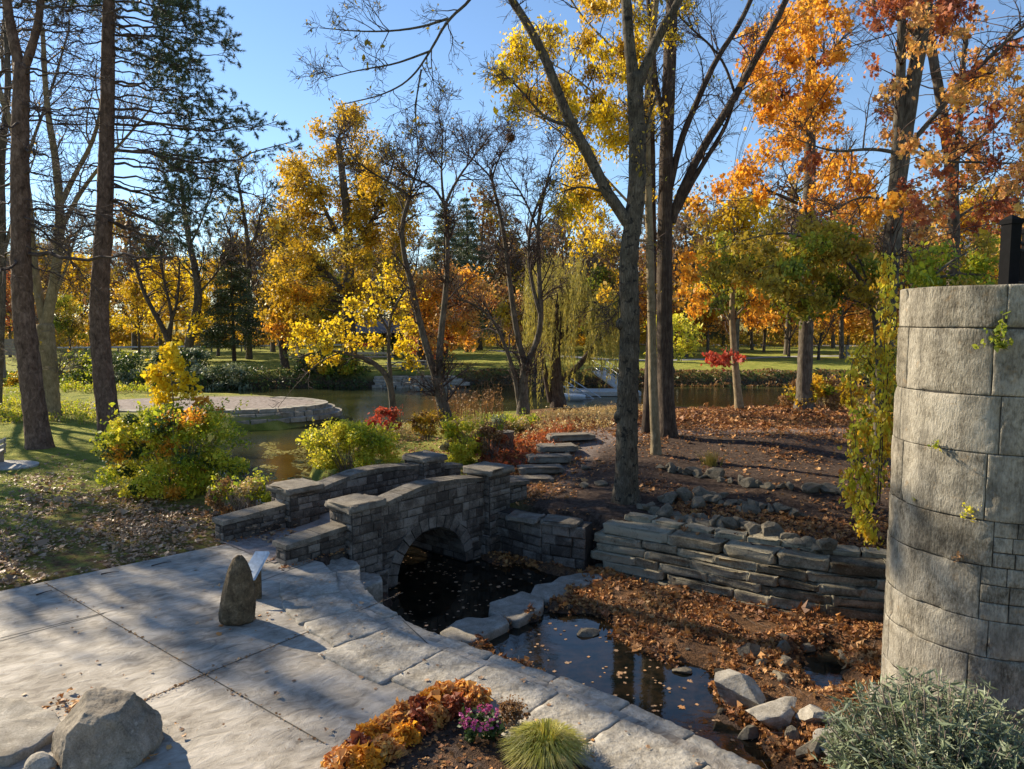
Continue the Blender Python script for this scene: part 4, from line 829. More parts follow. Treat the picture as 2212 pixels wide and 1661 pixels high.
# ------------------------------------------------------------ trees
def along_tube(limbs): return limbs
def hang(a, c, droop, k=6):
    t = np.linspace(0, 1, k)[:, None]; p = a+(c-a)*t; p[:, 2] += droop*4*(t*(1-t))[:, 0]; return p
def mktree(name, label, cat, limbs, bark, base=None, blobs=(), leafs=None, grows=(), twigm='twig', sides=12, flare=.35, group=None, per=26, tw=.012, limbr=.05, leaf_on=None, k=26, bends=0):
    """limbs [(pts(n,3), r0, r1)]; blobs [(centre, radius, nleaf, mi)]; grows [(n,t0,ang,len,k,up,wig)]"""
    base = np.array(limbs[0][0][0] if base is None else base, float); root = empty(name, base, label, cat, group)
    mt = MB(); LP = []; LR = []
    for i, (p, r0, r1) in enumerate(limbs):
        q = resample(p, k if i else k*2, 2); r = np.linspace(r0, r1, len(q))
        if i == 0:
            h = q[:, 2]-q[0, 2]; r = r*(1+flare*np.exp(-np.maximum(h, 0)/.35)); q[0, 2] -= .25
        if bends: q[1:-1] += rng.normal(0, bends, (len(q)-2, 3))*r[1:-1, None]
        tubes(mt, q[None], r[None], sides if i == 0 else max(6, sides-4), 0, True, .03 if sides > 10 else 0)
        q2 = resample(p, 20, 2); LP.append(q2); LR.append(np.linspace(r0, r1, 20))
    LPa, LRa = np.array(LP), np.array(LR); mw = MB(); last = None; cp, cr = LPa, LRa; allp = LPa.reshape(-1, 3); allr = LRa.ravel()
    for gi, (n, t0, ang, L, kk, up, wig) in enumerate(grows):
        P_, R_ = grow(cp, cr, n, t0, ang, L, kk, up, wig, limbr*(.5**gi)); R_ = np.maximum(R_, tw*(.8 if gi else 1)); tubes(mw, P_, R_, 5 if gi == 0 else 3); cp, cr = P_, R_
    last = cp if grows else None
    ml = MB(); tp = []
    for (c, r, nl, mi) in blobs:
        c = np.array(c, float); d = np.linalg.norm(allp-c, axis=1)+np.maximum(0, allp[:, 2]-c[2])*1.2; j = int(np.argmin(d)); a = allp[j]
        if np.linalg.norm(c-a) > .3:
            bq = hang(a, c, .06*np.linalg.norm(c-a))+np.vstack([[0,0,0], rng.normal(0, .05*r, (4, 3)), [0,0,0]]); rb = min(allr[j]*.6, limbr*(.6+.2*r)); tubes(mw, bq[None], np.linspace(rb, max(tw, rb*.3), 6)[None], 6)
        nt_ = max(5, int(per*(1 if nl > 200 else .6))); u = norm(rng.normal(size=(nt_, 3)))*rng.uniform(.55, 1.1, nt_)[:, None]*r; u[:, 2] *= .8
        st = c+rng.normal(0, .2*r, (nt_, 3))-u*.25; t = np.linspace(0, 1, 6)[None, :, None]
        q = st[:, None]+(u*1.2)[:, None]*t; q[:, 1:] += rng.normal(0, .05*r, (nt_, 5, 3)); tubes(mw, q, np.maximum(tw, .02*r)*np.linspace(1, .4, 6)[None]*np.ones((nt_, 1)), 3)
        ntw = nt_*4; P2, R2 = grow(q, np.full((nt_, 6), tw), 4, .25, 50, .55*r, 4, 0, .25, tw); tubes(mw, P2, R2*.8, 3)
        if leafs and nl:
            i_ = rng.integers(0, len(P2), nl); f = rng.uniform(.1, 1, nl)*3; a0 = np.minimum(f.astype(int), 2); fr = (f-a0)[:, None]
            keep = rng.random(len(P2))[i_] < .75; pt = P2[i_, a0]*(1-fr)+P2[i_, a0+1]*fr+rng.normal(0, .15*r+leafs['size']*.5, (nl, 3)); pt = pt[keep]
            leaves(ml, pt, leafs['size'], leafs.get('shape', 'oval'), mi, leafs.get('flat', .1), leafs.get('down', .3))
    if leafs and last is not None and leafs.get('twigs', 0):
        nl = leafs['twigs']; m_ = last
        if leaf_on is not None: m_ = last[leaf_on(last[:, -1])]
        if len(m_):
            i_ = rng.integers(0, len(m_), nl); K_ = m_.shape[1]-1; f = rng.uniform(.2, 1, nl)*K_; a0 = np.minimum(f.astype(int), K_-1); fr = (f-a0)[:, None]
            keep = rng.random(len(m_))[i_] < leafs.get('clump', .6); pt = (m_[i_, a0]*(1-fr)+m_[i_, a0+1]*fr+rng.normal(0, leafs['size']*.6, (nl, 3)))[keep]
            leaves(ml, pt, leafs['size'], leafs.get('shape', 'oval'), leafs.get('tmi', 0), 0, .4)
    mt.build('trunk', M[bark], root)
    if mw.V: mw.build('branches', M[twigm], root)
    if ml.V: ml.build('crown', [M[x] for x in leafs['mats']], root)
    return root
def L(d, pts, r0, r1):
    return (np.array([Dp(p[0], p[1], d+(p[2] if len(p) > 2 else 0)) for p in pts]), r0, r1)
def B(d, lst, spread=1.5):
    """lst (u,v,rpx,n[,mi[,doff]])"""
    o = []
    for t in lst:
        u, v, rp, n = t[:4]; mi = t[4] if len(t) > 4 else 0; dd = d+(t[5] if len(t) > 5 else rng.normal(0, spread)); o.append((Dp(u, v, dd), rp*dd/FPX, n, mi))
    return o
def Bf(d, poly_, n, rp, nl, mis=(0,), spread=2., seed=0):
    """fill a picture polygon with n blobs"""
    g = np.random.default_rng(seed); pl_ = np.array(poly_, float); lo, hi = pl_.min(0), pl_.max(0); o = []
    while len(o) < n:
        q = g.uniform(lo, hi)
        if sdf(np.array([q[0]]), np.array([q[1]]), pl_)[0] < -rp*.35: o.append((q[0], q[1], rp*g.uniform(.7, 1.3), nl, mis[g.integers(len(mis))], g.normal(0, spread)))
    return B(d, o)
BARE = [(9, .25, 42, 3.2, 7, .12, .16), (7, .2, 45, 1.5, 5, .08, .2), (5, .15, 45, .7, 4, .03, .25)]
# pines at the left
def pine(name, lab, d, limbs, boughs, seed, nl=0, extra=None):
    root = empty(name, limbs[0][0][0], lab, 'tree'); mt = MB(); mw = MB(); ml = MB(); g = np.random.default_rng(seed)
    for i, (p, r0, r1) in enumerate(limbs):
        q = resample(p, 60, 2); r = np.linspace(r0, r1, 60)
        if i == 0: r = r*(1+.35*np.exp(-np.maximum(q[:, 2]-q[0, 2], 0)/.4)); q[0, 2] -= .3
        tubes(mt, q[None], r[None], 18, 0, True, .035)
    for (p, r0, fol) in boughs:
        q = resample(p, 14, 2); q[1:] += g.normal(0, .05, (13, 3)); r = np.linspace(r0, .012, 14); tubes(mw, q[None], r[None], 6)
        P1, R1 = grow(q[None], r[None], 12, .25, 42, 1.2, 6, .02, .12, .016); tubes(mw, P1, np.maximum(R1, .009), 4)
        P2, R2 = grow(P1, R1, 4, .3, 42, .5, 4, .05, .2, .009); tubes(mw, P2, np.maximum(R2, .007), 3)
        if fol > 0:
            ends = P2[:, -1]; s_ = (ends-q[0])@norm((q[-1]-q[0])[None])[0]/np.linalg.norm(q[-1]-q[0]); sel = P2[(s_ > 1-fol)]
            for tseg in sel.reshape(-1, sel.shape[1], 3):
                for f in (.45, .75, 1.0):
                    k0 = f*3; a0 = min(int(k0), 2); c = tseg[a0]*(1-(k0-a0))+tseg[a0+1]*(k0-a0); tp.append((c, norm((tseg[-1]-tseg[0])[None])[0]))
    mt.build('trunk', M['bark_pine'], root); mw.build('branches', M['twig'], root)
    if tp:
        c = np.array([t[0] for t in tp]); a = np.array([t[1] for t in tp]); K = 16; C = np.repeat(c, K, 0); A = norm(np.repeat(a, K, 0)*.8+rng.normal(size=(len(C), 3))*.75)
        leaves(ml, C+A*.07, .17, 'pin', 0, 0, 0, A, .2, .1); ml.build('crown', M['needle'], root)
    return root
tp = []; D2 = 30.; bo = []; g = np.random.default_rng(5)
for pts_, fo in (([(232,322),(330,332),(430,352),(500,345),(570,322),(640,305)], .45), ([(330,332),(400,365),(470,400),(560,425),(605,440)], .4), ([(228,390),(320,420),(400,445),(480,485)], .35), ([(226,425),(310,470),(390,515),(440,545)], .3), ([(232,250),(330,262),(440,285),(540,280),(600,262)], .5), ([(226,470),(300,505),(360,530),(430,560)], .25)):
    bo.append((np.array([Dp(u, v, D2-.35*i) for i, (u, v) in enumerate(pts_)]), .07, fo))
for v0 in np.arange(-260, 520, 17):
    ext = np.interp(v0, [-260, -50, 0, 60, 120, 180, 240, 300, 360, 430, 520], [480, 500, 470, 515, 480, 490, 540, 610, 560, 470, 400]); v = v0+g.uniform(-8, 8); tx = np.interp(v, [0, 480], [235, 224])
    e = tx+(ext-tx)*g.uniform(.7, 1.02); dd = g.uniform(-2.5, 2.5); dr = g.uniform(15, 55)
    bo.append((np.array([Dp(tx, v-dr*.4, D2), Dp(tx+(e-tx)*.35, v-dr*.1, D2+dd*.4), Dp(tx+(e-tx)*.7, v+dr*.55, D2+dd*.8), Dp(e, v+dr*.6, D2+dd)]), g.uniform(.03, .06), .55 if v < 430 else .35))
    if g.random() < .8:
        e = tx-g.uniform(60, 250); dd = g.uniform(-3, 3); bo.append((np.array([Dp(tx, v, D2), Dp((tx+e)/2, v+dr*.1, D2+dd*.5), Dp(e, v-dr*.3, D2+dd)]), g.uniform(.02, .045), 0 if v > -40 else .4))
    if v < 60:
        az = g.uniform(0, 2*math.pi); a = Dp(tx, v, D2); c = a+np.array((math.cos(az), math.sin(az), -.15))*g.uniform(2.5, 4.5); bo.append((np.array([a, (a+c)/2+(0, 0, .2), c]), .04, .6))
pine('pine_tree', 'tall pine with drooping dark green boughs reaching right, second trunk from left', D2, [L(D2, [(240,945),(226,840),(213,700),(216,600),(226,480),(232,250),(235,0),(236,-300)], .42, .16)], bo, 5)
tp = []; bo = []
for v0 in np.arange(-200, 600, 26):
    v = v0+g.uniform(-8, 8); tx = np.interp(v, [-200, 150, 560], [50, 48, 45])
    for sg in (1, -1):
        if g.random() < .72:
            e = tx+sg*g.uniform(70, 260); dd = g.uniform(-3, 3); dr = g.uniform(0, 60)
            bo.append((np.array([Dp(tx, v, 28.5), Dp((tx+e)/2, v+dr*.6, 28.5+dd*.5), Dp(e, v+dr, 28.5+dd)]), g.uniform(.03, .06), .35 if v < -60 else 0))
bo.append((np.array([Dp(u, v, 28.5-.5*i) for i, (u, v) in enumerate([(60,548),(110,545),(175,568),(240,548),(310,562),(430,550)])]), .09, 0))
bo.append((np.array([Dp(u, v, 28.5) for u, v in [(50,470),(120,520),(180,590),(215,640)]]), .05, 0))
pine('pine_tree', 'leaning forked pine trunk with bare boughs, leftmost of the big lawn trees', 28.5, [L(28.5, [(88,975),(70,850),(50,680),(45,560),(42,350),(47,140)], .43, .27), L(28.5, [(47,160),(25,70),(8,-40),(-5,-200)], .2, .1), L(28.5, [(46,165),(68,105),(88,30),(95,-150)], .17, .08)], bo, 9)
mktree('deciduous_tree', 'tan barked tree forking low between the two pines on the left lawn', 'tree', [L(38, [(112,915),(108,840),(103,760),(97,700)], .45, .4), L(38, [(99,715),(80,620),(68,540),(60,400),(30,280),(-10,180),(-30,0)], .24, .1), L(38, [(98,715),(115,620),(128,540),(130,440),(120,340),(100,230),(92,60)], .28, .1),
    L(38, [(128,450),(160,380),(205,300),(225,200),(240,60)], .14, .05), L(38, [(129,500),(170,420),(215,360),(270,300),(330,230)], .13, .04), L(38, [(118,640),(150,560),(165,500)], .1, .03)], 'bark_tan', grows=BARE, twigm='twig_l', leafs=dict(size=.1, mats=['gold'], twigs=1500, clump=.4))
mktree('bare_tree', 'thin bare tree at the extreme left edge behind the leaning pine', 'tree', [L(42, [(-10,900),(0,700),(5,500),(0,350),(20,200),(10,0)], .3, .12), L(42, [(3,560),(40,440),(60,330),(110,200),(150,60)], .12, .05), L(42, [(2,450),(-30,330),(-40,200)], .1, .05)], 'bark', grows=BARE, twigm='twig')
# central bare trees on the near bank
mktree('bare_tree', 'twin stemmed dark bare tree rising left of centre on the near bank', 'tree', [L(36, [(966,912),(958,880),(950,850),(943,815)], .3, .27), L(36, [(946,830),(930,780),(905,690),(890,620),(870,540),(868,480),(885,425)], .2, .09), L(36, [(950,840),(948,770),(955,700),(965,610),(968,520),(960,440)], .19, .09),
    L(36, [(885,425),(850,398),(800,372),(760,340),(745,310)], .07, .02), L(36, [(868,490),(885,420),(905,350),(900,290)], .07, .02), L(36, [(960,445),(985,390),(1030,330),(1060,290)], .08, .02), L(36, [(960,450),(952,370),(958,300),(948,250)], .07, .02), L(36, [(962,445),(935,400),(890,385),(830,350)], .07, .02)], 'bark', grows=[(12, .3, 42, 2.4, 6, .1, .2), (7, .2, 45, 1.2, 5, .06, .22), (5, .15, 45, .5, 4, .03, .25)], leafs=dict(size=.1, mats=['gold'], twigs=900, clump=.3))
mktree('bare_tree', 'three stemmed dark bare tree right of centre on the near bank, holding a nest', 'tree', [L(38, [(1130,884),(1130,840),(1135,785)], .27, .22), L(38, [(1135,792),(1118,730),(1105,640),(1095,560),(1085,480),(1065,400),(1060,370)], .17, .07), L(38, [(1135,792),(1160,740),(1170,690),(1165,600),(1160,480),(1180,400)], .17, .07), L(38, [(1170,690),(1150,620),(1140,540),(1147,470),(1190,380)], .11, .05),
    L(38, [(1122,875),(1110,800),(1085,730),(1062,685),(1020,655),(985,645)], .14, .04), L(38, [(1062,390),(1075,345),(1098,310),(1108,285)], .05, .02), L(38, [(1062,385),(1030,350),(985,320)], .05, .02), L(38, [(1162,500),(1130,420),(1090,370),(1075,330)], .06, .02), L(38, [(1178,405),(1195,340),(1230,290)], .05, .02)], 'bark', grows=[(12, .3, 42, 2.2, 6, .1, .2), (7, .2, 45, 1.1, 5, .06, .22), (5, .15, 45, .5, 4, .03, .25)])
c = Dp(1103, 297, 38); mb = MB(); n = 150; a = norm(rng.normal(size=(n, 3))); a[:, 2] *= .6; q = c+a[:, None]*.18+norm(np.cross(a, rng.normal(size=(n, 3))))[:, None]*np.linspace(-.16, .2, 4)[None, :, None]
tubes(mb, q, np.full((n, 4), .008), 3); tag(mb.build('bird_nest', M['brown'], base=c), 'round twiggy bird nest high in the three stemmed bare tree', 'nest')
# yellow leaning tree
mktree('maple_tree', 'small leaning tree with bright yellow leaves over the pond left of centre', 'tree', [L(38, [(850,908),(848,870),(843,830),(828,800),(795,776),(740,760),(690,757),(645,772)], .2, .04), L(38, [(848,870),(842,800),(838,730),(846,670),(880,620)], .13, .05), L(38, [(842,720),(815,670),(800,610)], .07, .03), L(38, [(740,760),(690,780),(640,830),(600,880)], .04, .01)], 'bark',
    blobs=B(38, [(640,745,26,260),(675,720,28,320),(700,745,24,240),(730,700,28,320),(650,715,22,200),(760,740,24,240),(790,690,26,280),(820,650,26,280),(850,620,24,240),(885,650,26,280),(880,705,26,280),(870,750,26,280),(885,785,20,220),(815,740,22,220),(720,775,18,160),(670,775,16,120),(800,620,22,200),(840,590,24,200),(760,660,24,220),(860,680,22,200)], 1.), leafs=dict(size=.13, mats=['yellow'], shape='lobed'), grows=[(6, .4, 40, 1.2, 5, .05, .2), (5, .2, 45, .6, 4, 0, .2)])
# willow
wl = mktree('willow_tree', 'willow with hanging yellow green strands beside the dock', 'tree', [L(46, [(1206,870),(1200,800),(1198,745),(1205,690),(1215,600)], .42, .2), L(46, [(1190,868),(1176,800),(1166,740),(1150,640)], .2, .1), L(46, [(1212,820),(1258,785),(1300,720),(1335,665),(1370,600)], .2, .13), L(46, [(1203,735),(1232,705),(1252,670),(1260,600)], .17, .08)], 'bark_dark',
    grows=[(8, .4, 45, 3., 6, .1, .2), (6, .2, 45, 1.6, 5, 0, .2)], twigm='twig')
mb = MB(); n = 330; g = np.random.default_rng(3); u0 = g.uniform(1135, 1345, n); v0 = np.where(u0 < 1265, g.uniform(545, 640, n), g.uniform(610, 740, n)); dd = 46+g.normal(0, 2.2, n)
top = np.array([Dp(a, b_, d) for a, b_, d in zip(u0, v0, dd)]); ln_ = np.minimum(np.where(u0 < 1245, g.uniform(2.5, 7.5, n), g.uniform(1., 3., n)), top[:, 2]+.7); k = 12; t = np.linspace(0, 1, k)
q = np.repeat(top[:, None], k, 1); q[:, :, 2] -= ln_[:, None]*t; q[:, :, 0] += .25*np.sin(t*3+g.uniform(0, 6, (n, 1)))*t; q[:, :, 1] += .2*np.sin(t*4+g.uniform(0, 6, (n, 1)))*t
tubes(mb, q, np.full((n, k), .008), 3, 0); 
sel = g.random(n) < .85; qq = q[sel]; nl = 26000; i_ = g.integers(0, len(qq), nl); f = g.uniform(0, k-1.01, nl); a0 = f.astype(int); fr = (f-a0)[:, None]
leaves(mb, qq[i_, a0]*(1-fr)+qq[i_, a0+1]*fr+g.normal(0, .05, (nl, 3)), .17, 'slim', 0, 0, 1.2); mb.build('crown', M['willow'], wl)
# main trunk
MLB = [L(19.4, [(1352,1088),(1353,1040),(1354,980),(1355,900),(1358,800),(1362,700),(1357,600),(1361,520),(1374,440),(1378,340),(1373,220),(1370,160)], .305, .2),
    L(19.4, [(1370,500),(1345,465),(1310,415),(1275,340),(1235,270),(1205,200),(1180,130),(1145,60),(1098,-10),(1060,-120)], .16, .09), L(19.4, [(1371,190),(1360,110),(1352,0),(1348,-180)], .16, .1), L(19.4, [(1372,200),(1400,130),(1425,70),(1470,0),(1500,-100)], .15, .08),
    L(19.4, [(1098,-10),(1075,-80),(1045,-70),(1020,0),(968,40),(930,110),(890,170),(830,205),(740,225)], .05, .012), L(19.4, [(968,40),(900,62),(800,70),(690,60)], .035, .01), L(19.4, [(930,110),(850,140),(780,150),(700,170)], .03, .01), L(19.4, [(910,150),(895,240),(905,330)], .025, .008),
    L(19.4, [(1235,270),(1180,260),(1130,200),(1080,150)], .05, .015), L(19.4, [(1310,415),(1250,400),(1200,420)], .04, .012), L(19.4, [(1378,350),(1400,260),(1420,200)], .05, .02), L(19.4, [(1360,560),(1340,620),(1335,690)], .03, .01)]
mn = mktree('shade_tree', 'big knobbly grey trunk in the centre foreground with a long limb rising left', 'tree', MLB, 'bark_main', sides=22, flare=.5, k=40, bends=.03,
    grows=[(9, .3, 48, 1.3, 7, .03, .22), (6, .2, 45, .65, 5, 0, .25), (4, .15, 45, .3, 4, 0, .25)], tw=.006, limbr=.018, twigm='twig', leafs=dict(size=.085, mats=['olive', 'gold'], twigs=3800, clump=.22, shape='oval'))
mb = MB()
for (u, v, s_) in ((1332,700,.13),(1338,860,.13),(1330,900,.15),(1345,566,.09),(1385,720,.07),(1340,640,.07),(1388,400,.08),(1350,770,.1),(1392,330,.07),(1362,640,.06),(1236,262,.06),(1290,395,.07)):
    vv, f = ico(2); vv = vv*(1+.25*nz3(vv, 3, u)[:, None])*s_*np.array((1, 1, 1.3)); mb.add(vv+Dp(u+ (8 if u < 1365 else -8), v, 19.35), f, 0, True)
mb.build('burls', M['bark_main'], mn)
mktree('young_tree', 'slender pale trunk right of the big foreground trunk, gold crowned', 'tree', [L(24.3, [(1418,982),(1412,880),(1408,700),(1403,500),(1397,320),(1400,160),(1418,0),(1430,-120)], .16, .09), L(24.8, [(1402,480),(1340,420),(1260,330),(1180,260),(1120,230)], .05, .015), L(24.8, [(1399,330),(1330,250),(1240,160),(1150,120)], .05, .015), L(24.8, [(1400,180),(1330,110),(1250,30),(1200,-60)], .05, .02), L(24.8, [(1404,520),(1340,520),(1280,560)], .04, .01)], 'bark_tan',
    blobs=Bf(25, [(1200,-60),(1130,40),(1062,150),(1068,215),(1100,250),(1160,300),(1195,380),(1215,480),(1300,520),(1330,420),(1390,300),(1400,100),(1390,-60)], 60, 34, 430, (0, 0, 1), 2., 4)+Bf(25.5, [(1230,470),(1225,640),(1330,660),(1350,500)], 8, 26, 130, (0, 1), 2., 5)+B(25, [(1410,620,16,60,1),(1425,570,14,50,1),(1450,80,24,160,0),(1480,20,24,160,0),(1420,250,22,90,0),(1400,420,22,90,1)]),
    leafs=dict(size=.1, mats=['yellow', 'gold'], down=.6), tw=.007, limbr=.022, grows=[(7, .3, 48, 1.4, 6, .03, .22), (5, .2, 45, .7, 4, 0, .25)])
mktree('shade_tree', 'tall dark trunk with deeply furrowed bark and arching limbs to the right of centre', 'tree', [L(27, [(1444,955),(1440,900),(1437,800),(1435,650),(1436,500),(1440,300),(1446,150),(1452,0),(1455,-180)], .32, .19), L(27, [(1450,480),(1475,405),(1520,315),(1570,240),(1620,150),(1680,40),(1715,-40)], .17, .1), L(27, [(1455,470),(1490,400),(1540,320),(1572,265),(1590,200)], .12, .05), L(27, [(1444,420),(1470,300),(1510,210),(1545,130),(1600,50),(1630,-20)], .13, .08), L(27, [(1440,290),(1420,200),(1408,100),(1398,-20)], .1, .07), L(27, [(1590,210),(1560,120),(1480,50),(1440,0)], .05, .03)], 'bark_dark', sides=20, flare=.4,
    grows=[(9, .3, 45, 2.2, 6, .1, .2), (6, .2, 45, 1.1, 5, .05, .2), (4, .15, 45, .5, 4, .03, .25)], tw=.008, limbr=.03, leafs=dict(size=.1, mats=['green'], twigs=700, clump=.2))
mktree('shade_tree', 'straight brown trunk mostly hidden behind the slender pale one', 'tree', [L(27.6, [(1396,955),(1403,820),(1409,650),(1408,400),(1406,200),(1412,0),(1414,-100)], .2, .1)], 'bark_dark', grows=[(14, .4, 45, 2.2, 6, .1, .2), (6, .2, 45, 1., 5, .05, .2)], tw=.008, limbr=.03)
# hill-edge trees at the right
mktree('young_tree', 'slim leaning tree at the water edge with mixed leaves and a low red sprig', 'tree', [L(34.6, [(1598,890),(1592,830),(1584,740),(1580,660),(1588,570)], .2, .1), L(34.6, [(1582,700),(1550,640),(1510,600),(1480,590)], .06, .02), L(34.6, [(1583,690),(1630,640),(1680,620)], .06, .02), L(34.6, [(1584,790),(1565,775),(1540,770)], .03, .01)], 'bark_tan',
    blobs=B(34.6, [(1490,600,28,260,0),(1520,640,28,260,0),(1500,670,22,180,0),(1545,600,30,300,1),(1550,655,26,240,1),(1580,600,30,260,1),(1620,600,30,300,0),(1640,650,30,340,0),(1660,690,24,260,0),(1625,690,22,220,0),(1600,640,26,240,1),(1530,560,28,240,0),(1480,560,24,180,0),(1560,550,26,240,1),(1540,775,14,170,2),(1558,785,13,160,2),(1575,768,12,120,2),(1600,772,9,60,2),(1610,560,28,260,0),(1470,640,20,120,0),(1650,590,28,240,1)], 1.), leafs=dict(size=.15, mats=['orange', 'green', 'red'], shape='maple', down=1.), tw=.008, grows=[(7, .4, 45, 1.3, 5, .05, .2)])
mktree('maple_tree', 'tall straight maple with big orange leaves standing at the hill crest', 'tree', [L(35, [(1738,888),(1737,830),(1740,760),(1744,650),(1747,500),(1749,380),(1750,250),(1752,120),(1745,0),(1745,-150)], .36, .18), L(34, [(1748,450),(1700,430),(1640,400),(1580,390)], .08, .02), L(34, [(1748,470),(1720,420),(1690,360)], .08, .02), L(35, [(1747,450),(1800,380),(1850,300)], .09, .03), L(34, [(1750,300),(1700,220),(1640,150),(1620,80)], .07, .02), L(34, [(1752,160),(1800,100),(1860,50)], .07, .02), L(34, [(1745,700),(1800,640),(1850,600)], .08, .02)], 'bark', sides=18, flare=.8,
    blobs=Bf(32, [(1590,80),(1640,40),(1760,-30),(1880,0),(1850,60),(1800,150),(1830,230),(1860,330),(1900,420),(1850,470),(1760,460),(1700,330),(1600,420),(1480,470),(1490,430),(1580,380),(1660,300),(1620,200)], 100, 26, 135, (0, 0, 0, 0, 1), 2.8, 8)+B(32, [(1870,410,30,260,0),(1900,450,26,220,0),(1840,390,28,240,0),(1560,410,26,220,0),(1600,400,24,200,0),(1640,420,24,180,0),(1720,260,30,260,0),(1700,300,24,200,0),(1750,220,26,220,0),(1690,120,30,240,0),(1740,60,32,240,0)]), leafs=dict(size=.145, mats=['orange', 'rust'], shape='maple', down=.8), tw=.008, limbr=.035, per=18, grows=[(10, .3, 50, 2.4, 6, .08, .18), (6, .2, 45, 1.1, 5, .04, .2), (4, .2, 45, .5, 4, 0, .2)])
mktree('maple_tree', 'double stemmed dark trunk behind the round tower with rusty dark red leaves above', 'tree', [L(22, [(1902,905),(1908,760),(1918,620),(1925,540),(1935,430),(1950,320),(1968,200),(1988,90),(2010,-60)], .3, .18), L(22, [(1930,470),(1935,350),(1945,200),(1948,50),(1950,-100)], .17, .1), L(22, [(1950,330),(2010,260),(2080,180),(2150,110),(2230,40)], .08, .04), L(22, [(1940,330),(1880,320),(1800,330),(1720,300)], .06, .015), L(22, [(1955,290),(2030,350),(2120,350),(2220,355)], .05, .02), L(22, [(1935,440),(1870,420),(1800,450)], .05, .02), L(22, [(1990,90),(1940,40),(1880,10)], .05, .02)], 'bark', sides=18,
    blobs=Bf(22, [(1880,-20),(2100,-20),(2120,60),(2060,110),(1960,130),(1900,90),(1860,60)], 34, 22, 80, (0,0,1), 2., 12)+Bf(23, [(1850,60),(2000,120),(2212,60),(2250,600),(2000,560),(1960,470),(1900,300)], 70, 24, 75, (0, 1, 1), 2.5, 13)+B(21, [(1890,470,24,200,2),(1930,440,22,160,2),(1970,460,20,140,2)]), leafs=dict(size=.12, mats=['rust', 'peach', 'orange'], shape='maple', down=.8), tw=.007, limbr=.028, per=16, grows=[(9, .3, 50, 1.9, 6, .06, .2), (6, .2, 45, .9, 5, .03, .2), (4, .2, 45, .4, 4, 0, .2)])
mktree('maple_tree', 'paler trunk at far right behind the tower top dotted with small red leaves', 'tree', [L(27, [(2062,760),(2060,600),(2060,480),(2055,380),(2045,300),(2030,200),(2010,100),(2000,-50)], .26, .13), L(27, [(2056,400),(2072,300),(2075,180),(2090,60)], .14, .08), L(27, [(2058,480),(2110,440),(2170,430),(2230,460)], .06, .02), L(27, [(2050,330),(2120,300),(2200,220)], .06, .02)], 'bark', sides=14,
    blobs=Bf(28, [(2020,150),(2212,80),(2260,480),(2160,520),(2040,520)], 44, 26, 100, (0, 1), 2.5, 15), leafs=dict(size=.13, mats=['rust', 'orange'], shape='maple', down=.6), tw=.008, limbr=.03, per=16, grows=[(9, .3, 50, 2.2, 6, .06, .2), (6, .2, 45, 1., 5, .03, .2)])
mktree('dogwood_tree', 'low arching tree with dense dark green and yellow leaves over the hill', 'tree', [L(20, [(1892,1000),(1898,880),(1900,760),(1890,680),(1870,620)], .12, .08), L(20, [(1872,625),(1830,560),(1760,515),(1680,500),(1600,520),(1540,545)], .06, .012), L(20, [(1875,630),(1800,590),(1710,575),(1620,600)], .05, .012), L(20, [(1885,670),(1830,640),(1760,640),(1700,660)], .04, .012), L(20, [(1890,680),(1930,620),(2000,580),(2080,560)], .05, .015), L(20, [(1880,640),(1860,560),(1820,510)], .04, .012)], 'bark', sides=8,
    blobs=Bf(20, [(1500,545),(1560,510),(1640,490),(1720,478),(1800,485),(1860,520),(1900,560),(1915,640),(1900,690),(1850,650),(1780,690),(1720,700),(1680,650),(1610,620),(1540,600)], 80, 26, 300, (0, 1, 1), 1.6, 21), leafs=dict(size=.10, mats=['green', 'olive'], down=.3), tw=.006, limbr=.016, per=14)
mktree('dogwood_tree', 'yellow green bushy tree just behind the tower top left of the railing', 'tree', [L(17, [(1985,950),(1990,760),(1995,650),(2010,600)], .1, .06), L(17, [(2010,600),(2060,560),(2120,530)], .04, .012), L(17, [(2005,610),(1975,570),(1960,540)], .04, .012), L(17, [(2020,600),(2090,590),(2160,600)], .04, .01)], 'bark', sides=8,
    blobs=Bf(17, [(1950,560),(1985,530),(2040,510),(2090,500),(2150,520),(2175,570),(2170,640),(2050,640),(1960,640),(1930,600)], 26, 24, 170, (0, 0, 1), 1.2, 23), leafs=dict(size=.095, mats=['shrub', 'olive']), tw=.005, limbr=.014, per=16)
# ------------------------------------------------------------ trees across the pond
mktree('sycamore_tree', 'huge golden brown tree beyond the pond, the tallest left of centre', 'tree', [L(78, [(760,815),(757,760),(752,650),(756,540),(745,420),(730,300)], .75, .3), L(78, [(755,560),(700,450),(660,360)], .3, .1), L(78, [(752,640),(680,560),(600,520)], .3, .1), L(78, [(755,560),(820,450),(850,350)], .3, .1), L(78, [(752,660),(820,590),(860,560)], .25, .1)], 'bark',
    blobs=Bf(78, [(665,330),(690,250),(740,205),(790,235),(800,300),(870,330),(895,420),(900,560),(860,640),(800,640),(720,640),(650,680),(590,690),(560,640),(565,520),(590,420),(600,310),(630,300)], 110, 32, 520, (0, 0, 1, 2), 3.5, 31), leafs=dict(size=.25, mats=['gold', 'olive', 'gold'], down=.2), tw=.03, limbr=.12, per=14)
mktree('maple_tree', 'short dark trunked tree with orange gold leaves on the far bank left of centre', 'tree', [L(74, [(618,806),(613,770),(606,730),(600,690)], .45, .25), L(74, [(612,765),(640,730),(660,700)], .2, .08)], 'bark_dark', blobs=Bf(74, [(560,640),(560,720),(600,745),(660,740),(690,700),(680,620),(600,600)], 22, 24, 300, (0, 0, 1), 2.5, 32), leafs=dict(size=.28, mats=['gold', 'orange']), tw=.03, limbr=.1, per=12)
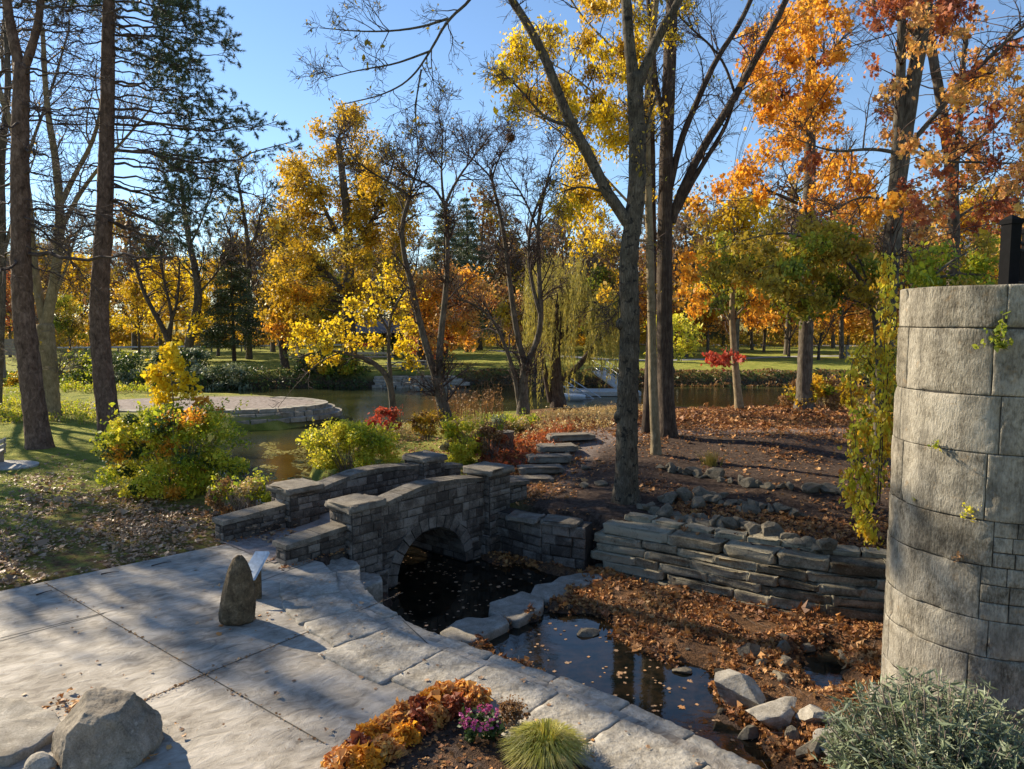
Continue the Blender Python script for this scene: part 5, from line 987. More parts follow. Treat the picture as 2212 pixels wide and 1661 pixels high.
mktree('maple_tree', 'broad peach and orange tree across the water behind the twin bare stems', 'tree', [L(80, [(912,792),(910,740),(915,690),(920,640)], .5, .25), L(80, [(912,720),(960,670),(1010,640)], .25, .08), L(80, [(912,720),(870,680),(850,660)], .2, .08)], 'bark_dark', blobs=Bf(80, [(860,700),(870,620),(920,570),(990,570),(1050,590),(1080,640),(1070,720),(1030,740),(960,760),(900,770)], 50, 27, 330, (0, 0, 0, 1), 3.5, 33), leafs=dict(size=.3, mats=['peach', 'orange']), tw=.03, limbr=.1, per=12)
mktree('maple_tree', 'orange tan tree across the water behind the three stemmed bare tree', 'tree', [L(64, [(1165,850),(1160,780),(1165,720),(1160,660)], .4, .2)], 'bark_dark', blobs=Bf(66, [(1060,660),(1080,610),(1150,590),(1220,620),(1260,690),(1230,740),(1150,750),(1080,740)], 36, 26, 260, (0, 1), 3., 34), leafs=dict(size=.26, mats=['peach', 'gold']), tw=.03, limbr=.1, per=12)
mktree('maple_tree', 'small crimson tree on the far lawn beside the picnic table', 'tree', [L(84, [(905,788),(903,760),(903,730)], .3, .15)], 'bark_dark', blobs=Bf(84, [(880,740),(890,700),(960,700),(990,740),(970,765),(890,768)], 14, 20, 260, (0,), 2., 35), leafs=dict(size=.26, mats=['rust']), tw=.03, limbr=.08, per=10)
mktree('bare_tree', 'grey S shaped bare trunk on the far bank between the pines and golden tree', 'tree', [L(84, [(406,775),(410,725),(430,655),(424,590),(408,520),(398,450),(390,380)], .55, .2), L(84, [(425,640),(460,600),(490,560)], .15, .05), L(84, [(410,530),(440,470),(460,400)], .15, .05), L(84, [(400,460),(370,410),(350,360)], .15, .05)], 'bark', grows=[(10, .3, 42, 5, 6, .1, .2), (7, .2, 45, 2.4, 5, .06, .2), (5, .2, 45, 1.1, 4, .03, .2)], tw=.03, limbr=.1, leafs=dict(size=.25, mats=['gold'], twigs=500, clump=.3))
mktree('bare_tree', 'dark forked tree on far bank just behind the bright yellow sapling', 'tree', [L(80, [(368,775),(366,740),(355,715),(330,670),(305,620),(290,560)], .35, .12), L(80, [(366,735),(373,680),(352,600),(345,540)], .22, .1), L(80, [(362,720),(385,650),(388,560)], .2, .08)], 'bark_dark', grows=[(9, .3, 42, 4, 6, .1, .2), (6, .2, 45, 2, 5, .06, .2)], tw=.03, limbr=.08, blobs=Bf(90, [(290,560),(300,680),(390,720),(480,700),(500,600),(460,560),(380,540)], 30, 26, 260, (0, 1), 4, 36), leafs=dict(size=.3, mats=['yellow', 'gold']), per=10)
mktree('bare_tree', 'bare tree with open branches against the sky left of the golden tree', 'tree', [L(92, [(538,780),(540,640),(536,520),(520,420),(508,370)], .4, .15), L(92, [(538,560),(560,480),(570,420)], .2, .08), L(92, [(537,600),(500,520),(480,460)], .2, .08)], 'bark', grows=[(10, .3, 42, 4.5, 6, .1, .2), (7, .2, 45, 2.2, 5, .06, .2), (4, .2, 45, 1.1, 4, .03, .2)], tw=.03, limbr=.1, leafs=dict(size=.28, mats=['olive'], twigs=1500, clump=.5))
mktree('park_tree', 'yellow green leafed tree on the far bank just right of the dark furrowed trunk', 'tree', [L(68, [(1448,800),(1440,760),(1432,730)], .35, .15)], 'bark_dark', blobs=Bf(68, [(1390,690),(1440,670),(1500,690),(1510,750),(1480,785),(1430,770),(1400,750)], 18, 22, 260, (0,), 2., 37), leafs=dict(size=.24, mats=['lime']), tw=.025, limbr=.08, per=10)
for (u, v, d, h, lab) in ((1768, 778, 90, 5.5, 'small bare forked tree beside the far path right of the maple trunk'), (1704, 765, 98, 7, 'small dark tree on the far lawn left of the maple trunk'), (1650, 742, 125, 9, 'spindly young tree between the far path and road')):
    p = Dp(u, v, d); p[2] = float(gz_(p[0], p[1])); mktree('sapling', lab, 'tree', [(np.array([p, p+(0, 0, h*.3), p+(.2, 0, h*.6)]), .18, .1), (np.array([p+(0, 0, h*.3), p+(1., 0, h*.6), p+(1.8, 0, h)]), .1, .04), (np.array([p+(0, 0, h*.3), p+(-1., 0, h*.6), p+(-1.3, 0, h)]), .1, .04)], 'bark_dark', sides=6, k=10, grows=[(8, .3, 42, 2, 5, .1, .2), (5, .2, 45, 1, 4, .06, .2)], tw=.03, limbr=.05, leafs=dict(size=.25, mats=['olive'], twigs=120))
# tree prototypes for the woods and the added off-frame trees that shade the terrace
def protoT(name, label, h, kind, seed, group):
    global rng
    rng = np.random.default_rng(seed); g = rng
    lim = [(np.array([(0,0,0),(g.normal(0,.3),g.normal(0,.3),h*.35),(g.normal(0,.6),g.normal(0,.6),h*.95)]), h*.018, h*.004)]
    for i in range(6):
        a = i*1.05+g.uniform(0, .6); z = h*g.uniform(.28, .5); q = g.uniform(.18, .3)*h; lim.append((np.array([(0,0,z),(math.cos(a)*q*.5,math.sin(a)*q*.5,z+h*.15),(math.cos(a)*q,math.sin(a)*q,z+h*.4)]), h*.008, h*.002))
    bl = []; lf = None
    if kind != 'bare':
        lf = dict(size=.36, mats={'yellow':['yellow','gold'],'orange':['orange','peach'],'olive':['olive','green'],'rust':['rust','peach'],'tan':['brown','olive']}[kind], down=.2)
        for i in range(44 if kind != 'tan' else 34):
            a = g.uniform(0, 6.28); zz = g.uniform(.3, 1.); rr = h*.3*math.sin(math.pi*min(1, (zz*.85+.08)))*math.sqrt(g.random()); bl.append(((math.cos(a)*rr, math.sin(a)*rr, h*zz), h*.1, 170 if kind != 'tan' else 110, int(g.integers(2))))
    return mktree(name, label, 'tree', lim, 'bark', sides=7, k=12, grows=[(9, .3, 42, h*.16, 5, .12, .2), (6, .2, 45, h*.08, 4, .06, .2)]+([(4, .2, 45, h*.045, 3, .03, .2)] if kind in ('bare', 'tan') else []), blobs=bl, leafs=lf, tw=.03, limbr=.1, per=9, group=group, twigm='twig_l' if kind in ('bare', 'tan') else 'twig')
KL = {'bare': 'bare grey branched tree in the woods beyond the road', 'yellow': 'yellow leaved tree in the woods beyond the road', 'orange': 'orange leaved tree in the woods beyond the far lawn', 'olive': 'olive green tree in the woods beyond the road', 'rust': 'rust red tree in the woods beyond the far lawn', 'tan': 'brownish half bare tree in the woods beyond the road'}
PT = {k: protoT('woodland_tree' if k in ('bare', 'tan') else 'autumn_tree', KL[k], 16, k, 40+i, KL[k]) for i, k in enumerate(KL)}
def conifer(lab, d, u, v, h, seed, group=None):
    g = np.random.default_rng(seed); p = Dp(u, v, d); p[2] = float(gz_(p[0], p[1])); root = empty('conifer', p, lab, 'tree', group); mt = MB(); tube1(mt, [p, p+(0, 0, h*.5), p+(0, 0, h)], h*.018, .03, 8, 10); mt.build('trunk', M['bark_dark'], root)
    C = []; mw = MB(); bq = []
    for z in np.arange(.15, .98, .035):
        for a in g.uniform(0, 6.28, 6):
            Lb = (1-z)*h*.36*g.uniform(.6, 1.15)+.4; a0 = p+(0, 0, z*h); e = a0+np.array((math.cos(a)*Lb, math.sin(a)*Lb, -Lb*.15)); bq.append(hang(a0, e, .08*Lb)); n = int(26+Lb*30); t = g.uniform(.3, 1, n)[:, None]; C.append(a0+(e-a0)*t+g.normal(0, .22+.05*Lb, (n, 3))*(1, 1, .5))
    bq = np.array(bq); tubes(mw, bq, np.full(bq.shape[:2], .04), 3); mw.build('branches', M['twig'], root); ml = MB(); leaves(ml, np.vstack(C), .42, 'slim', 0); ml.build('crown', M['needle'], root); return root
conifer('tall dark pointed conifer beyond the lawn between the two bare centre trees', 112, 1010, 745, 24, 1)
conifer('broad dark conifer left of the tall pointed one beyond the lawn', 104, 962, 745, 22, 2)
conifer('flat topped dark conifer behind the nest tree', 118, 1185, 745, 20, 3); conifer('dark conifer clump partly hidden behind the big foreground trunk', 125, 1270, 745, 19, 4)
conifer('small dark conifer seen between the peach tree and golden tree', 100, 850, 745, 15, 5); conifer('slim blue green conifer left of the golden tree', 88, 505, 745, 15, 6); conifer('dark conifer behind the furrowed trunk at right of centre', 120, 1500, 745, 19, 7)
g = np.random.default_rng(77); spots = []
for i, u in enumerate(np.linspace(-60, 2290, 84)):
    d = (g.uniform(165, 200) if i % 3 == 1 else g.uniform(142, 165)) if i % 3 else g.uniform(116, 140); spots.append((u+g.uniform(-20, 20), d))
kinds_l = ['tan', 'yellow', 'bare', 'olive', 'tan', 'bare', 'yellow', 'tan']; kinds_r = ['orange', 'tan', 'yellow', 'bare', 'rust', 'olive', 'orange', 'tan']
firsts = set()
for i, (u, d) in enumerate(spots):
    kd = (kinds_l if u < 1000 else kinds_r)[i % 8]; p = Dp(u, 745, d); p[2] = float(gz_(p[0], p[1]))-.3; sc = g.uniform(.85, 1.3)*(1.25 if kd in ('bare', 'tan') else .82)*(1.2 if u > 1000 else 1); 
    if kd in firsts: copy_tree(PT[kd], p, g.uniform(0, 6.28), sc)
    else: o = PT[kd]; o.location = tuple(map(float, p)); o.rotation_euler.z = g.uniform(0, 6.28); o.scale = (sc,)*3; firsts.add(kd)
for i, (u, d, kd, sc, lab) in enumerate(((150, 92, 'olive', .5, 'low olive tree behind the guard rail left of the second pine'), (20, 96, 'rust', .75, 'rust coloured tree at the far left behind the leaning pine'), (300, 105, 'yellow', .7, 'yellow tree behind the road right of the second pine'), (470, 100, 'yellow', .8, 'yellow tree behind the S shaped bare trunk'), (1530, 100, 'orange', .85, 'orange tree behind the slim leaning tree'), (1650, 112, 'rust', .8, 'rust tree behind the arching dogwood'), (1830, 105, 'orange', .8, 'orange tree beyond the path left of the tower'), (1290, 100, 'olive', .75, 'olive tree beyond the willow'), (1350, 120, 'yellow', .8, 'yellow tree behind the big foreground trunk'), (700, 100, 'olive', .8, 'olive tree behind the golden giant'), (1480, 96, 'tan', 1.35, 'tall half bare tree filling the gap right of the furrowed trunk'), (1590, 92, 'yellow', 1.25, 'tall pale yellow tree behind the slim leaning tree'), (1700, 104, 'tan', 1.5, 'tall half bare tree just left of the big maple trunk'), (1820, 94, 'orange', 1.2, 'tall orange tree just right of the big maple trunk'), (1950, 100, 'tan', 1.4, 'half bare tree seen above the round tower'), (2110, 92, 'yellow', 1.3, 'tall yellow tree beyond the railing at the right edge'), (1225, 108, 'tan', 1.35, 'tall half bare tree beyond the willow'), (1110, 122, 'tan', 1.2, 'half bare tree behind the nest tree'), (590, 112, 'tan', 1.3, 'half bare tree just left of the golden giant'), (60, 108, 'tan', 1.1, 'half bare tree behind the leaning pine'), (1420, 104, 'orange', 1.0, 'orange tree seen between the foreground trunk and furrowed trunk'))):
    p = Dp(u, 745, d); p[2] = float(gz_(p[0], p[1]))-.3; c = copy_tree(PT[kd], p, i*1.3, sc, lab)
    if 'group' in c: del c['group']
for i, (x, y, kd, sc) in enumerate(((-31, 30.4, 'tan', (.6, .6, 1.4)), (-36, 44, 'bare', 1.5))):  # trees added out of view at the left, scaled to throw shade
    c = copy_tree(PT[kd], (x, y, 0), i*2., sc, 'unseen tree added left of the lawn to cast shade into the picture'); c['group'] = 'unseen trees added for shade left of the lawn'
# ------------------------------------------------------------ shrubs and plants
mb = MB(); n = 130000; x = rng.uniform(-190, 200, n); y = 150+rng.normal(0, 9, n)+.05*x; hh = (3.5+2.5*np.sin(x*.11)+1.8*np.sin(x*.31+1)+1.2*np.sin(x*.83))*rng.random(n)**.8; kk = ((np.sin(x*.09+1)+np.sin(x*.23)+rng.normal(0, .5, n)) > .2).astype(int)
c = np.stack([x, y, gz_(x, y)+np.maximum(hh, .1)], -1)
for q_ in (0, 1): leaves(mb, c[kk == q_], .55, 'oval', q_)
leaves(mb, c[::9]+(0, 0, .3), .5, 'oval', 2); tag(mb.build('woodland_undergrowth', [M['olive'], M['gold'], M['peach']]), 'mass of autumn undergrowth along the far edge of the woods', 'undergrowth', kind='stuff')
def bushV(ml, mw, c, rx, ry, h, n, size, shape, mi=0, nb=22, seed=0, low=.12, bs=(.22, .4), stems=26, down=.1, st=.008, taper=0):
    g = np.random.default_rng(seed); c = np.array(c, float)
    for i in range(nb):
        a = g.uniform(0, 6.28); zz = g.uniform(low, .92); k = math.sqrt(max(.05, 1-(zz-.35)**2*1.7))*(1-taper*zz); r = g.uniform(.1, .82)**.6*k; bc = c+np.array((math.cos(a)*rx*r, math.sin(a)*ry*r, zz*h)); br_ = g.uniform(*bs)*min(rx, ry, h)
        m = n//nb; u = norm(g.normal(size=(m, 3)))*(g.random((m, 1))**.5)*br_; q = bc+u*np.array((1.15, 1.15, .9)); q[:, 2] = np.maximum(q[:, 2], c[2]+.03)
        leaves(ml, q, size, shape, mi if not hasattr(mi, '__len__') else mi[i % len(mi)], .15, down)
    if stems:
        a = g.uniform(0, 6.28, stems); r = g.uniform(.3, 1, stems); e = c+np.stack([np.cos(a)*rx*r, np.sin(a)*ry*r, h*g.uniform(.5, 1.08, stems)], -1); b0 = c+np.stack([np.cos(a)*rx*r*.25, np.sin(a)*ry*r*.25, np.zeros(stems)-.05], -1)
        t = np.linspace(0, 1, 7)[None, :, None]; q = b0[:, None]*(1-t)+e[:, None]*t; q[:, :, 2] += (h*.2*np.sin(t[..., 0]*3.14)); q[:, 1:] += g.normal(0, .03, (stems, 6, 3)); tubes(mw, q, np.full((stems, 7), st)*np.linspace(1.3, .5, 7), 4)
        lf_ = q[:, 4:].reshape(-1, 3); lf_ = np.repeat(lf_, 6, 0)+g.normal(0, size*.8, (len(lf_)*6, 3)); leaves(ml, lf_, size, shape, 0, .1, down)
def bush(name, lab, cat, c, rx, ry, h, n, size, mats, shape='oval', group=None, **k):
    c = np.array(c, float); c[2] = float(gz_(c[0], c[1])) if c[2] > 90 else c[2]; r = empty(name, c, lab, cat, group); ml, mw = MB(), MB(); bushV(ml, mw, c, rx, ry, h, n, size, shape, **k)
    ml.build('foliage', [M[x] for x in mats], r)
    if mw.V: mw.build('stems', M['twig_l'], r)
    return r
Gn = lambda u, v: G(u, v)
bush('shrub', 'large green and yellow shrub on the lawn edge left of the bridge', 'shrub', (-9.9, 21.3, 99), 2.3, 1.7, 2.5, 27000, .09, ['shrub', 'darkgreen', 'lime', 'orange'], mi=[0,2,1,0,0,2,1,0,2,3], nb=130, bs=(.1, .26), stems=110, seed=3, low=.05)
bush('shrub', 'low brownish weedy shrub at the foot of the big shrub beside the bridge wing wall', 'shrub', (-6.9, 18.3, 99), .9, .6, 1.0, 3000, .07, ['shrub', 'tan', 'brown'], mi=[0,1,2], nb=16, stems=40, seed=4)
p = Dp(372, 880, 22.6); bs = np.array((p[0], 22.6, 0)); sp_ = mktree('sapling', 'bright yellow sapling with large leaves standing out of the big shrub', 'tree', [(np.array([bs, bs+(.1, 0, 1.2), bs+(.0, 0, 3.4)]), .04, .012)], 'bark_tan', sides=6, k=8,
    blobs=B(22.6, [(368,760,16,110),(355,790,20,150),(385,785,20,150),(345,820,24,170),(400,820,22,170),(370,840,26,200),(330,805,16,90),(410,850,18,120),(350,870,18,120),(318,815,10,40),(425,875,14,60,1),(436,868,10,40,1)], .15), leafs=dict(size=.13, mats=['yellow', 'orange'], shape='lobed', down=.5), tw=.006, per=8)
bush('shrub', 'bright lime yellow shrub between the bridge and pond', 'shrub', (-5.6, 25.2, 99), 1.75, 1.2, 1.6, 13000, .085, ['lime', 'shrub', 'lime'], mi=[0,0,1,0], nb=40, stems=40, seed=5, low=.05)
bush('shrub', 'tall lime green shrub behind the far bridge pillar left of the stump', 'shrub', (-1.75, 25.6, 99), .85, .7, 1.7, 6500, .085, ['lime', 'shrub', 'tan'], mi=[0,0,1,0,2], nb=26, stems=30, seed=6, low=.05)
bush('shrub', 'reddish brown brambly shrub against the tree stump', 'shrub', (-.75, 25.4, 99), .7, .5, 1.3, 2600, .07, ['brown', 'rust', 'shrub'], mi=[0,1,2], nb=18, stems=50, seed=7)
bush('shrub', 'small crimson shrub at the pond edge beneath the yellow leaning tree', 'shrub', (-5.9, 33.5, 99), .85, .6, 1.5, 3000, .09, ['red', 'rust'], mi=[0,0,1], nb=20, stems=24, seed=8)
bush('shrub', 'golden weedy shrub at the pond edge right of the crimson one', 'shrub', (-4.1, 34.5, 99), .9, .6, 1.5, 2000, .09, ['gold', 'brown'], mi=[0,1], nb=18, stems=40, seed=9)
bush('shrub', 'pale green shrub on the bank beneath the three stemmed tree', 'shrub', (-.0, 31.0, 99), 1.4, .8, .95, 6000, .075, ['shrub', 'grey', 'tan'], mi=[0,1,0,2], nb=30, stems=30, seed=10)
bush('shrub', 'green vine tangle at the foot of the twin stemmed bare tree', 'shrub', (-2.9, 33.8, 99), .45, .4, 1.1, 900, .09, ['lime', 'gold'], mi=[0,1], nb=12, stems=16, seed=11)
for (u, v, d, rx, h, mi_, lab) in ((230, 800, 66, 5.5, 3.2, [0,1,0], 'dark green bush mass overhanging the inlet behind the two pines'), (300, 790, 64, 3., 2.6, [2,1,2], 'pale grey green willow bush left of the yellow sapling'), (460, 800, 66, 4.2, 2.4, [2,0,2], 'silvery green bush on the far bank right of the yellow sapling'), (390, 800, 69, 3., 2.2, [2,0], 'silvery bush on far bank directly behind the yellow sapling'), (10, 820, 62, 4., 2.4, [1,3], 'yellow green weedy bush by the water at the far left'), (700, 808, 69, 4., 1.8, [1,0,3], 'low green brush under the golden giant on the far bank')):
    p = Dp(u, v, d); bush('bush', lab, 'bush', (p[0], p[1], 99), rx, rx*.55, h, 6500, .2, ['darkgreen', 'shrub', 'grey', 'gold'], mi=mi_, nb=40, stems=30, seed=int(u), st=.02, low=.02)
# undergrowth along the far bank and dry plants along the near shore (uncountable)
def scatter(n, fx, fy, cond=None): x = rng.uniform(*fx, n); y = rng.uniform(*fy, n); k = np.ones(n, bool) if cond is None else cond(x, y); return x[k], y[k]
mb = MB(); n = 60000; x = rng.uniform(-60, 75, n); y = rng.uniform(64.5, 71.5, n); s_ = sdf(x, y, POND); ok = (s_ > -.7) & (s_ < 2.0) & ~((x > -13.5) & (x < -5.2)); x, y, s_ = x[ok], y[ok], s_[ok]
hh = (.25+.9*np.abs(np.sin(x*.7)+.6*np.sin(x*1.9+2)))*rng.random(len(x))*np.where(s_ > 1.2, .35, 1.)*np.where(x > -5, .28, .85); z = np.maximum(gz_(x, y), ZW)+hh
rt_ = (x > -5) & (rng.random(len(x)) < .75); leaves(mb, np.stack([x, y, z], -1)[~rt_], .2, 'oval', 0, 0, .1); leaves(mb, np.stack([x, y, z], -1)[rt_], .2, 'oval', 2, 0, .1); lm = rng.random(len(x)) < .3; leaves(mb, np.stack([x, y, z+.05], -1)[lm], .2, 'slim', 1)
tag(mb.build('bank_undergrowth', [M['darkgreen'], M['brown'], M['brown']]), 'dark tangled undergrowth along the far water line', 'undergrowth', kind='stuff')
def stalks(mb, x, y, h, sp, mi=0, n=4, w=.006, leafn=0, leafs=.06, lmi=1, sh='slim'):
    z = gz_(x, y); N = len(x); b0 = np.stack([x, y, z-.02], -1); H = h*rng.uniform(.5, 1.2, N); e = b0+np.stack([rng.normal(0, sp, N), rng.normal(0, sp, N), H], -1)
    t = np.linspace(0, 1, n)[None, :, None]; q = b0[:, None]*(1-t)+e[:, None]*t; q[:, :, 2] += .15*H[:, None]*np.sin(t[..., 0]*2.6)*.5; q[:, :, 0] += (rng.normal(0, sp*.5, (N, 1))*t[..., 0]**2)
    tubes(mb, q, w*np.linspace(1.2, .4, n)[None]*np.ones((N, 1)), 3, mi)
    if leafn: i_ = rng.integers(0, N, leafn); f = rng.uniform(.3, 1, leafn)[:, None]; leaves(mb, b0[i_]*(1-f)+e[i_]*f+rng.normal(0, .04, (leafn, 3)), leafs, sh, lmi)
mb = MB(); P_ = []
for (u0, u1, va, vb, n) in ((890,1080,905,880,500),(1080,1330,905,872,1500),(1330,1420,905,880,350),(760,900,935,905,350),(1040,1330,960,905,600),(1780,1900,900,860,260)):
    for _ in range(n):
        u = rng.uniform(u0, u1); v = rng.uniform(min(va, vb), max(va, vb)); P_.append(P(u, v, .2 if u > 1040 else -.4)[:2])
P_ = np.array(P_); P_ = P_[gz_(P_[:, 0], P_[:, 1]) > ZW+.05]
stalks(mb, P_[:, 0], P_[:, 1], .5, .14, 0, 5, .006, 24000, .065, 1, 'oval'); tag(mb.build('dry_weeds', [M['tan'], M['tan']]), 'tan dry grasses and seed heads along the near shore', 'dry grass', kind='stuff')
mb = MB(); P_ = np.array([P(rng.uniform(1040, 1310), rng.uniform(905, 1000), .3)[:2] for _ in range(700)]); P_ = P_[(P_[:, 0] < 1.0+.3*(P_[:, 1]-24)) & (P_[:, 0] < 6)]
stalks(mb, P_[:, 0], P_[:, 1], .35, .15, 0, 4, .006, 7000, .08, 1, 'oval'); tag(mb.build('red_groundcover', [M['brown'], M['rust']]), 'reddish low weeds beside the stone steps', 'weeds', kind='stuff')
mb = MB(); P_ = np.array([P(rng.uniform(940, 1090), rng.uniform(880, 905), -.6)[:2] for _ in range(160)]); stalks(mb, P_[:, 0], P_[:, 1], 1.7, .12, 0, 6, .012, 1500, .1, 1, 'oval'); tag(mb.build('reeds', [M['brown'], M['brown']]), 'tall brown dry reeds in front of the orange reflection', 'reeds', kind='stuff')
# left shore weeds
mb = MB(); P_ = np.array([P(*q, -.35)[:2] for q in zip(rng.uniform(-20, 250, 900), rng.uniform(880, 925, 900))]+[P(*q, -.35)[:2] for q in zip(rng.uniform(-20, 75, 500), rng.uniform(850, 920, 500))]); stalks(mb, P_[:, 0], P_[:, 1], .5, .12, 0, 4, .008, 9000, .09, 1, 'oval')
tag(mb.build('shore_weeds', [M['tan'], M['shrub']]), 'yellow green weeds between the left lawn and platform', 'weeds', kind='stuff')
mb = MB(); P_ = np.array([P(*q, -.6)[:2] for q in zip(rng.uniform(130, 330, 500), rng.uniform(838, 862, 500))]); stalks(mb, P_[:, 0], P_[:, 1], .6, .2, 0, 4, .01, 5000, .12, 1, 'oval'); tag(mb.build('inlet_weeds', [M['tan'], M['shrub']]), 'weeds fringing the dark inlet behind the platform', 'weeds', kind='stuff')
# stump
p = G(1088, 978); st_ = empty('tree_stump', p, 'cut reddish brown tree stump among the weeds left of the steps', 'stump'); mb = MB(); q = np.array([p+(0, 0, -.2), p+(.02, 0, .3), p+(.05, 0, .78)]); tubes(mb, resample(q, 14)[None], (.33*(1+.35*np.exp(-np.linspace(0, 4, 14))))[None], 20, 0, True, .05); mb.build('trunk', M['bark_pine'], st_)
mb = MB(); a = np.linspace(0, 6.28, 20, endpoint=False); slab(mb, np.stack([p[0]+.05+.33*np.cos(a), p[1]+.33*np.sin(a)], -1), p[2]+.77, p[2]+.8); mb.build('cut_face', M['coping'], st_)
# vines left of the tower
vr = empty('vine', (6.9, 15.2, 0), 'trailing vine with yellow green leaves hanging left of the stone tower', 'vine'); ml, mw = MB(), MB()
for j, pth in enumerate(([(1895,1080),(1905,900),(1890,790),(1850,760),(1835,800),(1840,880),(1850,980),(1860,1060),(1880,1130)], [(1900,1090),(1912,850),(1900,740),(1870,735),(1845,775),(1838,840)], [(1890,1100),(1870,1020),(1845,1010),(1830,1040),(1838,1080)], [(1905,1000),(1910,760),(1915,650),(1905,590)], [(1880,1120),(1860,1060),(1850,1100),(1885,1170)], [(1890,1100),(1880,960),(1862,900),(1850,930),(1845,1000)], [(1912,900),(1925,700),(1925,600),(1915,560)])):
    q = resample([Dp(u, v, 14.2+.25*(j % 3)) for u, v in pth], 40); tubes(mw, q[None], np.linspace(.014, .004, 40)[None], 5); t = rng.integers(5, 40, 300); leaves(ml, q[t]+rng.normal(0, .085, (300, 3)), .085, 'oval', 0, .1, .8); P1, R1 = grow(q[None], np.full((1, 40), .004), 26, .1, 60, .35, 4, -.1, .2, .003); tubes(mw, P1, R1, 3); leaves(ml, P1[:, 1:].reshape(-1, 3)[rng.integers(0, 78, 170)]+rng.normal(0, .03, (170, 3)), .08, 'oval', 1, 0, .8)
ml.build('foliage', [M['lime'], M['gold']], vr); mw.build('stems', M['twig'], vr)
bush('bush', 'yellow green undergrowth at the hill edge left of the hanging vine', 'bush', (15.2, 35.5, 99), 2.2, 1., 1.6, 4500, .13, ['gold', 'shrub', 'brown'], mi=[0,1,2], nb=30, stems=30, seed=70)
bush('bush', 'dense leafy undergrowth right of the hanging vine against the tower', 'bush', (11.0, 20.5, 99), 1.4, 1., 4.2, 7000, .11, ['gold', 'green', 'olive'], mi=[0,1,2], nb=44, stems=30, seed=71)
# small plants growing on the tower
def wallplant(u, v, s, lab, mats, n=60, sd_=0):
    th = None; r = ray(u, v); o = np.array((0., 0.)); dr = np.array(r[:2]); a_ = dr@dr; b_ = -2*dr@TC; c_ = TC@TC-(TR*1.0)**2; disc = b_*b_-4*a_*c_
    t = (-b_-math.sqrt(max(0, disc)))/(2*a_); c = np.array((r[0]*t, r[1]*t, CAMZ+r[2]*t)); nn = np.append(norm((c[:2]-TC)[None])[0], .5); rt = empty('wall_plant', c, lab, 'plant'); ml, mw = MB(), MB(); m = 9
    e = c+(nn*rng.uniform(.4, 1, (m, 1))+rng.normal(0, .45, (m, 3)))*s; tt = np.linspace(0, 1, 5)[None, :, None]; q = c-nn*.03+(e-c)[:, None]*tt; tubes(mw, q, np.full((m, 5), .004), 3); f = rng.uniform(.3, 1, (n, 1)); i_ = rng.integers(0, m, n); leaves(ml, c+(e[i_]-c)*f+rng.normal(0, s*.1, (n, 3)), s*.26, 'oval', 0); ml.build('foliage', [M[mats]], rt); mw.build('stems', M['twig_l'], rt)
wallplant(2160, 745, .3, 'leafy green plant with seed head rooted high in the tower joint', 'green', 110); wallplant(2030, 965, .12, 'small bright green weed on the tower left face', 'shrub', 60); wallplant(2097, 1110, .16, 'yellowish weed sprouting at the vertical tower joint', 'lime', 60); wallplant(2070, 1205, .12, 'small reddish weed low on the tower joint', 'brown', 40); wallplant(1975, 1080, .06, 'tiny green tuft on the lower tower course', 'shrub', 30)
# foreground grey-green bush with long narrow leaves
def longleaf(name, lab, c, rx, ry, h, nst, seed):
    g = np.random.default_rng(seed); c = np.array(c, float); rt = empty(name, c, lab, 'shrub'); ml, mw = MB(), MB(); a = g.uniform(0, 6.28, nst); r = g.random(nst)**.5; e = c+np.stack([np.cos(a)*rx*r, np.sin(a)*ry*r, h*(1-.35*r*r)*g.uniform(.55, 1.08, nst)], -1); b0 = c+np.stack([np.cos(a)*rx*r*.5, np.sin(a)*ry*r*.5, np.zeros(nst)], -1)
    t = np.linspace(0, 1, 7)[None, :, None]; q = b0[:, None]*(1-t)+e[:, None]*t; q[:, :, 2] += h*.12*np.sin(t[..., 0]*3.14); tubes(mw, q, np.full((nst, 7), .006), 4)
    n = nst*26; i_ = g.integers(0, nst, n); f = g.uniform(.45, 1.03, (n, 1)); pt = b0[i_]*(1-f)+e[i_]*f; pt[:, 2] += h*.12*np.sin(f[:, 0]*3.14); dr = norm(g.normal(size=(n, 3))*(1, 1, .5)+norm(e[i_]-b0[i_])*.5); leaves(ml, pt+dr*.05, .1, 'slim', 0, 0, 0, dr, .3, .5); ml.build('foliage', M['grey'], rt); mw.build('stems', M['twig_l'], rt)
longleaf('shrub', 'grey green shrub with long narrow leaves in the lower right corner', (4.25, 6.9, -.2), 1.15, 1.0, 1.55, 680, 4); longleaf('shrub', 'low front part shrub with pale narrow leaves spilling over the creek edge at bottom right', (3.1, 6.3, -.1), .75, .6, .75, 170, 5)
